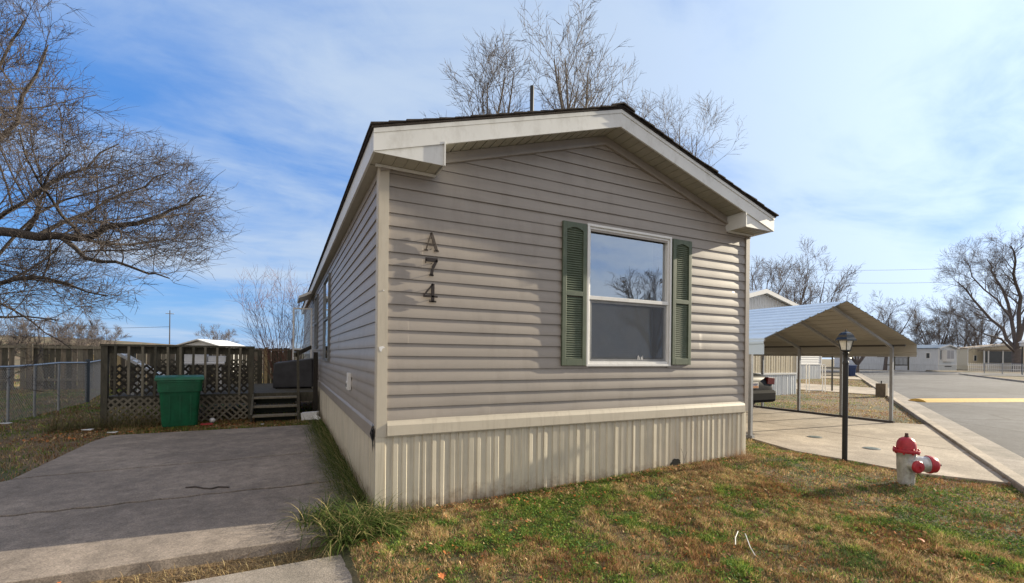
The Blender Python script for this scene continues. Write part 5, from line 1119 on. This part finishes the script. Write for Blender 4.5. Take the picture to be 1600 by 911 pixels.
for i, (px_, D, tp, hp) in enumerate(((1425, 80, 490, 40), (1462, 84, 470, 45), (1500, 82, 480, 42), (1535, 86, 462, 45))):
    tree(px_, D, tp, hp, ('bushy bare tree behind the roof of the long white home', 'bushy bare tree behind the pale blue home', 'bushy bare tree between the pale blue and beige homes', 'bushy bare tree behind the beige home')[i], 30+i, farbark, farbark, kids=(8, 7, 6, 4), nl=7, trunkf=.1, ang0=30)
# big tree at the right edge
DB = 60; root = empty('bare_tree', (*dep(1590, 560, DB).xy, 0), label='huge bare spreading tree behind the white picket fence', cat='tree', group='bare trees')
TB = Tree(77); PB = dict(levels=4, seg=(8, 6, 5, 4, 3), wig=(.07, .11, .13, .14, .15), up=(.02, .05, .05, .04, .03), taper=.18, kids=(10, 7, 6, 4), len=(3.6, 2.1, 1.3, .75), ang=(34, 34, 33, 32), rr=.5, rmin=.011, cut=.10)
PB['from'] = (.2, .2, .15, .1); b0 = Vector((*dep(1590, 560, DB).xy, -.2)); fk = dep(1588, 545, DB)
TB.big.append(([b0, b0.lerp(fk, .5), fk], [.62, .5, .46])); 
for pp, r0 in (([(1588,545), (1565,515), (1535,480), (1510,455), (1495,440)], .22), ([(1588,545), (1583,500), (1570,455), (1548,425), (1542,405)], .24), ([(1588,545), (1592,490), (1590,440), (1583,410), (1580,385)], .26), ([(1588,545), (1605,500), (1620,450), (1630,400), (1640,370)], .24), ([(1588,545), (1620,520), (1660,480), (1690,440)], .2), ([(1588,552), (1560,530), (1525,512), (1490,490)], .14), ([(1583,500), (1555,470), (1520,430), (1505,405)], .14)):
    P = [dep(a, b_, DB + (i*1.2)*(1 if k_ % 2 else -1)) for k_, pz in ((pp[1][0], 0),) for i, (a, b_) in enumerate(pp)]; Q = []
    for i in range(len(P)-1):
        for k in range(2): Q.append(P[i].lerp(P[i+1], k/2)+Vector((hsh(i,k,r0)-.5, hsh(i,k,r0+1)-.5, hsh(i,k,r0+2)-.5))*.5*(1 if i+k else 0))
    Q.append(P[-1]); n = len(Q); TB.limb(Q, [r0*(1-.75*i/(n-1)) for i in range(n)], 0, PB)
finish(TB, root, farbark, farbark)
# shrub by the deck, far round tree, thicket at the left horizon
tree(447, 15.5, 412, 62, 'reddish many stemmed bare shrub behind the deck', 41, redbark, redbark, levels=2, kids=(9, 5), trunkf=0, nl=24, name='bare_shrub', grp='bare shrubs', rscale=.26, up=.03, tw=1.0)
tree(342, 75, 503, 42, 'rounded bare tree behind the white roofed shed', 42, farbark, farbark, kids=(8, 6, 5, 3), nl=7, trunkf=.12)
for i, (px_, D, tp, hp, lab) in enumerate(((8, 34, 478, 40, 'bare thicket shrub at the left edge behind the fence'), (62, 36, 492, 38, 'bare shrub behind the fence, second from the left edge'), (112, 35, 488, 36, 'bare shrub behind the fence near its dark posts'), (152, 37, 500, 28, 'last low bare shrub behind the fence before open sky'))):
    tree(px_, D, tp, hp, lab, 50+i, farbark, farbark, levels=3, kids=(8, 7, 5), trunkf=0, nl=12, name='bare_shrub', grp='bare shrubs', rscale=.5, up=.03)
# tree seen mirrored in the window, across the road behind the viewer
tree(0, 10, 0, 0, 'bare tree across the road that the front window mirrors', 61, farbark, farbark, gx=(13.2, -13.4, 0), kids=(8, 6, 5, 4), nl=6) if False else None
MT = empty('bare_tree', (19.6, -17.2, 0), label='bare tree across the road mirrored in the front window', cat='tree', group='bare trees'); TM = Tree(5)
PM = dict(levels=3, seg=(8, 6, 5, 4), wig=(.08, .12, .14, .15), up=(.03, .04, .04, .03), taper=.3, kids=(9, 7, 6), len=(1.9, 1.1, .6), ang=(36, 34, 33), rr=.5, rmin=.009, cut=.04); PM['from'] = (.15, .15, .1)
b0 = Vector((19.6, -17.2, -.2)); TM.big.append(([b0, b0+Vector((0,0,1.6))], [.2, .15]))
for k in range(6): a = k*1.05; TM.grow(b0+Vector((0,0,1.55)), Vector((math.cos(a)*.4, math.sin(a)*.4, 1)), 4.6, .07, 0, PM)
finish(TM, MT, farbark, farbark)

# ------------------------------------------------------------------ grass, leaves, tufts
def attr_mesh(name, V, Fc, Cc, k, m, parent=None, smooth=False):
    me = bpy.data.meshes.new(name); nf = len(Fc); me.vertices.add(len(V)); me.vertices.foreach_set('co', V.astype(np.float32).ravel()); me.loops.add(nf*k); me.loops.foreach_set('vertex_index', Fc.astype(np.int32).ravel())
    me.polygons.add(nf); me.polygons.foreach_set('loop_start', np.arange(0, nf*k, k, dtype=np.int32)); me.update(calc_edges=True)
    at = me.color_attributes.new('tint', 'FLOAT_COLOR', 'POINT'); C4 = np.concatenate([Cc, np.ones((len(Cc), 1))], 1).astype(np.float32); at.data.foreach_set('color', C4.ravel())
    me.materials.append(m); o = bpy.data.objects.new(name, me); COL.objects.link(o); o.parent = parent; return o
def leafmat(name, rough=0.6, trans=0.25):
    m = mat(name, (1,1,1), rough, var=0.15, scale=40, attr='tint', spec=0.12); t = m.node_tree; b = t.nodes['Principled BSDF']; src = b.inputs['Base Color'].links[0].from_socket
    tl = t.nodes.new('ShaderNodeBsdfTranslucent'); t.links.new(src, tl.inputs[0]); mx = t.nodes.new('ShaderNodeMixShader'); mx.inputs[0].default_value = trans
    ou = [n for n in t.nodes if n.type == 'OUTPUT_MATERIAL'][0]; t.links.new(b.outputs[0], mx.inputs[1]); t.links.new(tl.outputs[0], mx.inputs[2]); t.links.new(mx.outputs[0], ou.inputs[0]); return m
grassm = leafmat('grass_blade', 0.8, 0.3); leafm = leafmat('ground_leaf', 0.85, 0.25)
STRAW = np.array([(0.40, 0.29, 0.155), (0.33, 0.215, 0.115), (0.27, 0.165, 0.095), (0.46, 0.36, 0.21), (0.20, 0.165, 0.06)]); GREEN = np.array([(0.12, 0.20, 0.035), (0.08, 0.16, 0.028), (0.20, 0.25, 0.05), (0.05, 0.10, 0.025), (0.27, 0.28, 0.07)])
def green_p(x, y):
    g_ = fbm(x*0.9+3, y*0.9+8, 3); f = fbm(x*4.3+40, y*4.3+4, 3); c = sst(.46, .66, g_*.42+f*.58)*.9+.12
    for cx_, cy_, rx, ry, w2 in ((2.9, -1.75, 1.0, .75, .75), (4.1, -1.5, .9, .5, .6), (5.6, -1.62, .55, .3, .9), (1.2, -.7, .8, .35, .4), (3.6, -.9, .9, .4, .45), (1.0, -2.0, .7, .5, .5), (2.0, -2.4, .8, .4, .4), (4.9, -.3, .6, .4, .4)):
        c = np.maximum(c, .75*w2*np.clip(-.45+2.6*f*f+f*.5, 0, 1.2)*np.exp(-(((x-cx_)/rx)**2+((y-cy_)/ry)**2)))
    return np.clip(c, 0, 1)
def allowed(x, y):
    s_, n_ = sn_np(x, y); a = (n_ < -0.01)
    a &= ~((x > -.02) & (x < W_+.02) & (y > -.02) & (y < LEN)); a &= ~((x > -3.42) & (x < -.28) & (y > -.42) & (y < 5.56)); a &= ~((x < -3.2) & (y > -.42) & (y < 1.6))
    a &= ~((x < -.36) & (y < -.58)); e = np.interp(y, [-1.98, -1.35, -.52, .15, 1.4], [6.72, 6.33, 6.29, 6.22, 6.66]); a &= ~((x > e) & (x < 11.4) & (y < 8.5)); a &= ~((x > 5.3) & (x < 11.4) & (y > 1.2) & (y < 8.5))
    a &= ~((x > 11.2) & (x < 11.4+.35*sst(1.2, 0, y)) ); a &= ~((x > 20.1) & (x < 25.1) & (y < 14)); a &= ~((x > 34) & (x < 38.7))
    a &= ~((x > 13.1) & (x < 17.6) & (y > 7.2)); a &= ~((x > 28.4) & (x < 33.3) & (y > 15.2))
    return a
def sn_np(x, y): dx, dy = x-RO.x, y-RO.y; return dx*RD.x+dy*RD.y, dx*RN.x+dy*RN.y
def blades(n, x0, x1, y0, y1, hmin, hmax, wd, seed, lean=.7, gfun=green_p, dens=None, gbias=0.0, tone=1.0):
    r = np.random.default_rng(seed); x = r.uniform(x0, x1, n); y = r.uniform(y0, y1, n); k = allowed(x, y)
    if dens is not None: k &= r.random(n) < dens(x, y)
    x, y = x[k], y[k]; n = len(x); z = height(x, y)-.004; gp = gfun(x, y)+gbias; isg = r.random(n) < gp
    cl_ = vnoise(x*11+5, y*11)*.6+vnoise(x*23, y*23+9)*.4; kk = r.random(n) < .25+1.3*cl_**1.3; x, y, z, isg, cl_ = x[kk], y[kk], z[kk], isg[kk], cl_[kk]; n = len(x)
    hh = r.uniform(hmin, hmax, n)*(0.6+.6*vnoise(x*2.3, y*2.3))*(.45+1.15*cl_); a = r.uniform(0, 2*np.pi, n); ln = r.uniform(.1, lean, n)*hh*1.3; a2 = r.uniform(0, 2*np.pi, n); w2 = wd*r.uniform(.6, 1.3, n)
    bx, by = np.cos(a2)*w2/2, np.sin(a2)*w2/2; P0 = np.stack([x-bx, y-by, z], -1); P1 = np.stack([x+bx, y+by, z], -1); mx = x+np.cos(a)*ln*.35; my = y+np.sin(a)*ln*.35
    P2 = np.stack([mx+bx*.8, my+by*.8, z+hh*.6], -1); P3 = np.stack([mx-bx*.8, my-by*.8, z+hh*.6], -1); P4 = np.stack([x+np.cos(a)*ln, y+np.sin(a)*ln, z+hh*.95], -1)
    V = np.stack([P0, P1, P2, P3, P4], 1).reshape(-1, 3); b0 = np.arange(n)[:, None]*5; F1 = np.concatenate([b0+0, b0+1, b0+2], 1); F2 = np.concatenate([b0+0, b0+2, b0+3], 1); F3 = np.concatenate([b0+3, b0+2, b0+4], 1)
    Fc = np.concatenate([F1, F2, F3]); col = np.where(isg[:, None], GREEN[r.integers(0, 5, n)], STRAW[r.integers(0, 5, n)]*(1-sst(.42, .62, fbm(x*1.9+60, y*1.9+33, 4))[:, None]*np.array([[.38, .5, .55]])))*(.62+1.1*cl_[:, None])*r.uniform(.65, 1.5, (n, 1))*tone; return V, Fc, np.repeat(col, 5, 0)
def join(parts):
    V, Fc, Cc, o = [], [], [], 0
    for v, f, c in parts: V.append(v); Fc.append(f+o); Cc.append(c); o += len(v)
    return np.concatenate(V), np.concatenate(Fc), np.concatenate(Cc)
V, Fc, Cc = join([blades(300000, -.3, 4.2, -3.3, .02, .014, .05, .0038, 1), blades(170000, 3.0, 7.4, -4.0, 1.3, .012, .042, .0045, 2), blades(60000, 4.0, 14, -4.0, 5.5, .015, .04, .008, 3)])
tag(attr_mesh('lawn_grass', V, Fc, Cc, 3, grassm), 'short brown and green winter grass on the front lawn', 'grass', kind='stuff')
V, Fc, Cc = join([blades(90000, 11.3, 36, 0, 20, .02, .05, .014, 4, gbias=-.15), blades(120000, -10, -3.2, 1.0, 17.4, .02, .06, .009, 5, gbias=.05, tone=.85), blades(30000, -3.4, -.3, 5.5, 7.3, .02, .07, .008, 6, tone=.7, gbias=.1), blades(60000, -16, 6, 7, 30, .03, .08, .02, 7, gbias=.1)])
tag(attr_mesh('yard_grass', V, Fc, Cc, 3, grassm), 'dormant grass in the side and neighbouring yards', 'grass', kind='stuff')
# low broad leaved weeds and clover, and dead leaf litter
def leaves(n, x0, x1, y0, y1, smin, smax, seed, cols, pf, zoff=(.008, .035), tilt=.9, ok=allowed):
    r = np.random.default_rng(seed); x = r.uniform(x0, x1, n); y = r.uniform(y0, y1, n); k = ok(x, y) & (r.random(n) < pf(x, y)); x, y = x[k], y[k]; n = len(x); z = height(x, y)+r.uniform(*zoff, n)
    a = r.uniform(0, 2*np.pi, n); s_ = r.uniform(smin, smax, n); tx = r.normal(0, tilt*.5, n); ty = r.normal(0, tilt*.5, n); out = []
    for (u, v) in ((-1, 0), (-.25, .5), (1, 0), (-.25, -.5)): dx = (np.cos(a)*u-np.sin(a)*v)*s_; dy = (np.sin(a)*u+np.cos(a)*v)*s_; out.append(np.stack([x+dx, y+dy, z+tx*dx+ty*dy+(0.25*s_ if v else 0)], -1))
    V = np.stack(out, 1).reshape(-1, 3); Fc = np.concatenate([np.arange(n)[:, None]*4+np.array([[0, 3, 1]]), np.arange(n)[:, None]*4+np.array([[1, 3, 2]])]); cols = np.array(cols); col = cols[r.integers(0, len(cols), n)]*r.uniform(.7, 1.25, (n, 1)); return V, Fc, np.repeat(col, 4, 0)
GL = [(0.08, 0.16, 0.03), (0.12, 0.20, 0.04), (0.06, 0.12, 0.035), (0.20, 0.24, 0.05)]; BL = [(0.42, 0.24, 0.11), (0.30, 0.15, 0.07), (0.5, 0.36, 0.2), (0.18, 0.10, 0.06), (0.45, 0.17, 0.06)]
V, Fc, Cc = join([leaves(60000, -.3, 4.6, -3.2, 0, .006, .015, 20, GL, lambda x, y: green_p(x, y)*.95), leaves(30000, 3.5, 7, -2.6, 1.2, .006, .014, 21, GL, lambda x, y: green_p(x, y)*.9)])
tag(attr_mesh('clover_weeds', V, Fc, Cc, 3, leafm), 'low green clover and weeds through the front lawn', 'weeds', kind='stuff')
near_wall = lambda x, y: np.exp(-np.abs(y+.06)/.10)*.8+.14*(fbm(x*2+7, y*2, 2) > .45)+.05
V, Fc, Cc = join([leaves(42000, -.3, 6.8, -3.4, 0, .007, .021, 22, BL, near_wall), leaves(9000, -4.4, -.35, 5.5, 7.1, .012, .03, 23, BL, lambda x, y: np.full_like(x, .35)), leaves(3000, -7, -3.4, 2, 9, .01, .02, 24, BL, lambda x, y: np.full_like(x, .3))])
kd = leaves(5000, 6.6, 14, -2.4, 3, .008, .022, 26, BL, lambda x, y: np.exp(-((sn_np(x, y)[1]+.03)/.05)**2)*.9, ok=lambda x, y: sn_np(x, y)[1] < 0.0); kd[0][:, 2] = np.maximum(kd[0][:, 2], 0.04)
V, Fc, Cc = join([(V, Fc, Cc), kd])
tag(attr_mesh('leaf_litter', V, Fc, Cc, 3, leafm), 'scattered brown dead leaves in the grass and along the walls', 'leaves', kind='stuff')
# dry debris along the front edge of the slab
def strands(n, fx, fy, seed, hmax, lenr, cols, wd=.003, zb=lambda x, y: height(x, y), droop=.8, dirn=None, spread=6.3):
    r = np.random.default_rng(seed); V = []; Fc = []; Cc = []; cols = np.array(cols); o = 0
    for i in range(n):
        x, y = fx(r), fy(r); z = float(zb(x, y)); a = (r.random()*6.28 if dirn is None else dirn+(r.random()-.5)*spread); L_ = r.uniform(*lenr); el = r.uniform(.3, 1.35); p = np.array([x, y, z]); d = np.array([np.cos(a)*np.cos(el), np.sin(a)*np.cos(el), np.sin(el)]); sd = np.array([-np.sin(a), np.cos(a), 0])*wd*r.uniform(.6, 1.4); m_ = 5; c = cols[r.integers(0, len(cols))]*r.uniform(.7, 1.2)
        for k in range(m_+1):
            w2 = 1-(k/m_)**1.6*.92; V += [p-sd*w2/2, p+sd*w2/2]; Cc += [c, c]; p = p+d*L_/m_; d = d+np.array([0, 0, -droop/m_*1.6]); d /= np.linalg.norm(d); p[2] = max(p[2], z+.004)
        for k in range(m_): Fc.append((o+2*k, o+2*k+1, o+2*k+3, o+2*k+2))
        o += 2*(m_+1)
    return np.array(V), np.array(Fc), np.array(Cc)
V0 = strands(2600, lambda r: r.uniform(.1, 4.9), lambda r: -.045-abs(r.normal(0, .03)), 35, .1, (.025, .10), [(0.42, 0.30, 0.17), (0.33, 0.21, 0.12), (0.22, 0.13, 0.08), (0.2, 0.2, 0.07)], .0035, droop=1.2)
tag(attr_mesh('skirting_grass', *V0, 4, grassm), 'dry brown grass fringe along the foot of the front skirting', 'grass', kind='stuff')
BG = [(0.085, 0.13, 0.03), (0.13, 0.17, 0.045), (0.05, 0.085, 0.022), (0.07, 0.11, 0.028), (0.36, 0.30, 0.14)]
V, Fc, Cc = strands(2600, lambda r: r.uniform(-3.2, -.4), lambda r: -.50+r.normal(0, .055), 31, .1, (.02, .11), [(0.36, 0.27, 0.14), (0.28, 0.2, 0.1), (0.2, 0.13, 0.07), (0.45, 0.36, 0.2)], .004, droop=1.3)
tag(attr_mesh('dry_grass_debris', V, Fc, Cc, 4, grassm), 'dry grass and debris in the gap before the raised slab', 'debris', kind='stuff')
V, Fc, Cc = strands(5200, lambda r: -.02-abs(r.normal(0, .12)), lambda r: r.uniform(.2, 5.6), 32, .1, (.10, .42), BG, .0045, droop=1.0, dirn=math.pi, spread=2.6, zb=lambda x, y: 0.03 if x < -.1 else 0.0)
tag(attr_mesh('side_grass', V, Fc, Cc, 4, grassm), 'long green grass growing along the side skirting', 'grass', kind='stuff')
def tuft(x, y, n, lenr, label, cols, seed, spread=.05, wd=.004, droop=1.0, grp='grass tufts in the front lawn'):
    r0 = spread; V, Fc, Cc = strands(n, lambda r: float(np.clip(r.normal(0, r0), -1.5*r0, 1.5*r0)), lambda r: float(np.clip(r.normal(0, r0), -1.5*r0, 1.5*r0)), seed, .1, lenr, cols, wd, droop=droop, zb=lambda a, c: 0.0)
    o = attr_mesh('grass_tuft', V, Fc, Cc, 4, grassm); o.location = (x, y, float(height(x, y))-.005); tag(o, label, 'grass tuft', grp)
GB = [(0.07, 0.14, 0.03), (0.11, 0.18, 0.04), (0.05, 0.10, 0.025), (0.2, 0.24, 0.07)]
tuft(-.20, -.28, 1900, (.12, .40), 'big arching tuft of long grass at the corner of the taupe home', BG, 40, .15, .0085, 1.25)
tuft(-.42, -.05, 700, (.12, .42), 'long grass tuft leaning over the slab by the home corner', BG, 41, .13, .008, 1.25)
tuft(.25, -.22, 420, (.08, .22), 'shorter grass tuft at the foot of the left end of the front skirting', BG, 42, .12, .005)
for i, (px_, py_, n, ln, lab) in enumerate(((1210, 733, 420, .13, 'round dark green grass tuft right of the front skirting'), (1187, 718, 160, .10, 'small green grass tuft next to the right end of the skirting'), (1345, 875, 520, .13, 'bright green grass tuft at the bottom of the front lawn'), (1525, 803, 360, .11, 'green grass tuft low at the right of the hydrant'), (1580, 812, 220, .09, 'green grass tuft nearest the right picture edge'), (1285, 731, 160, .09, 'faint green grass tuft left of the lamp post'), (1425, 768, 700, .12, 'green grass growing around the foot of the hydrant'), (1325, 726, 160, .08, 'short grass around the foot of the lamp post'))):
    g = gnd(px_, py_, .03); tuft(g.x, g.y, n, (.05, ln), lab, GB, 60+i, .11 if i != 6 else .2, .004)
DR = [(0.45, 0.31, 0.18), (0.38, 0.24, 0.13), (0.3, 0.18, 0.1)]
for i, (px_, py_, lab) in enumerate(((1112, 738, 'dry reddish grass clump against the skirting near its right end'), (1160, 722, 'dry tan grass clump at the right corner of the skirting'), (1080, 742, 'small dry grass clump just right of the skirting hole'), (890, 768, 'small dry grass clump at the middle of the skirting'))):
    g = gnd(px_, py_, .06); tuft(g.x, g.y-.02, 420 if i < 2 else 180, (.06, .2 if i < 2 else .12), lab, DR, 80+i, .10, .003, .6, 'dry grass clumps along the skirting')
g = gnd(1043, 742, .08)
for i in range(1):
    b = MB(); q = Vector((3.66, -.05, .06)); b.tube([q, q+Vector((.01, -.01, .1)), q+Vector((-.02, -.02, .2)), q+Vector((-.05, -.02, .26))], .0018, 5); b.tube([q+Vector((.01,-.01,.1)), q+Vector((.05,-.02,.22))], .0014, 5); tag(b.build('dry_stalk', twigm), 'thin dry stalk standing before the skirting hole', 'stalk')
# weeds and vines around the bin and lattice
V, Fc, Cc = join([strands(1500, lambda r: r.uniform(-4.5, -2.9), lambda r: 6.75+r.normal(0, .2), 33, .1, (.15, .6), [(0.12, 0.12, 0.05), (0.2, 0.16, 0.08), (0.07, 0.09, 0.03), (0.26, 0.2, 0.11)], .005, droop=.7), strands(900, lambda r: r.uniform(-3.4, -.5), lambda r: 5.75+r.normal(0, .15), 34, .1, (.04, .16), BG, .005)])
V[:, 2] += .0
tag(attr_mesh('weed_thicket', V, Fc, Cc, 4, grassm), 'tangled brown and green weeds around the green bin and lattice', 'weeds', kind='stuff')
for i, (px_, py_, s_, lab) in enumerate(((446, 849, .035, 'orange fallen leaf at the right end of the slab edge'), (95, 908, .04, 'orange fallen leaf at the bottom left of the walkway'), (690, 903, .03, 'pale orange fallen leaf at the bottom of the lawn'), (1440, 847, .025, 'single orange fallen leaf below the hydrant'))):
    g = gnd(px_, py_, .0 if i < 2 else .02); b = MB(); pts = [(0, -1), (.35, -.5), (.9, -.45), (.55, 0), (.8, .5), (.3, .45), (0, 1), (-.3, .45), (-.8, .5), (-.55, 0), (-.9, -.45), (-.35, -.5)]
    b.prism(pts, 0, .0015, lambda u, v, t_: (g.x+u*s_, g.y+v*s_, float(height(g.x, g.y))+(.03 if i < 2 else .035)+t_+.012*abs(u)+.01*v)); tag(b.build('fallen_leaf', mat('orange_leaf', (0.52, 0.17, 0.05), 0.6, var=0.3, scale=40)), lab, 'leaf', 'orange fallen leaves')
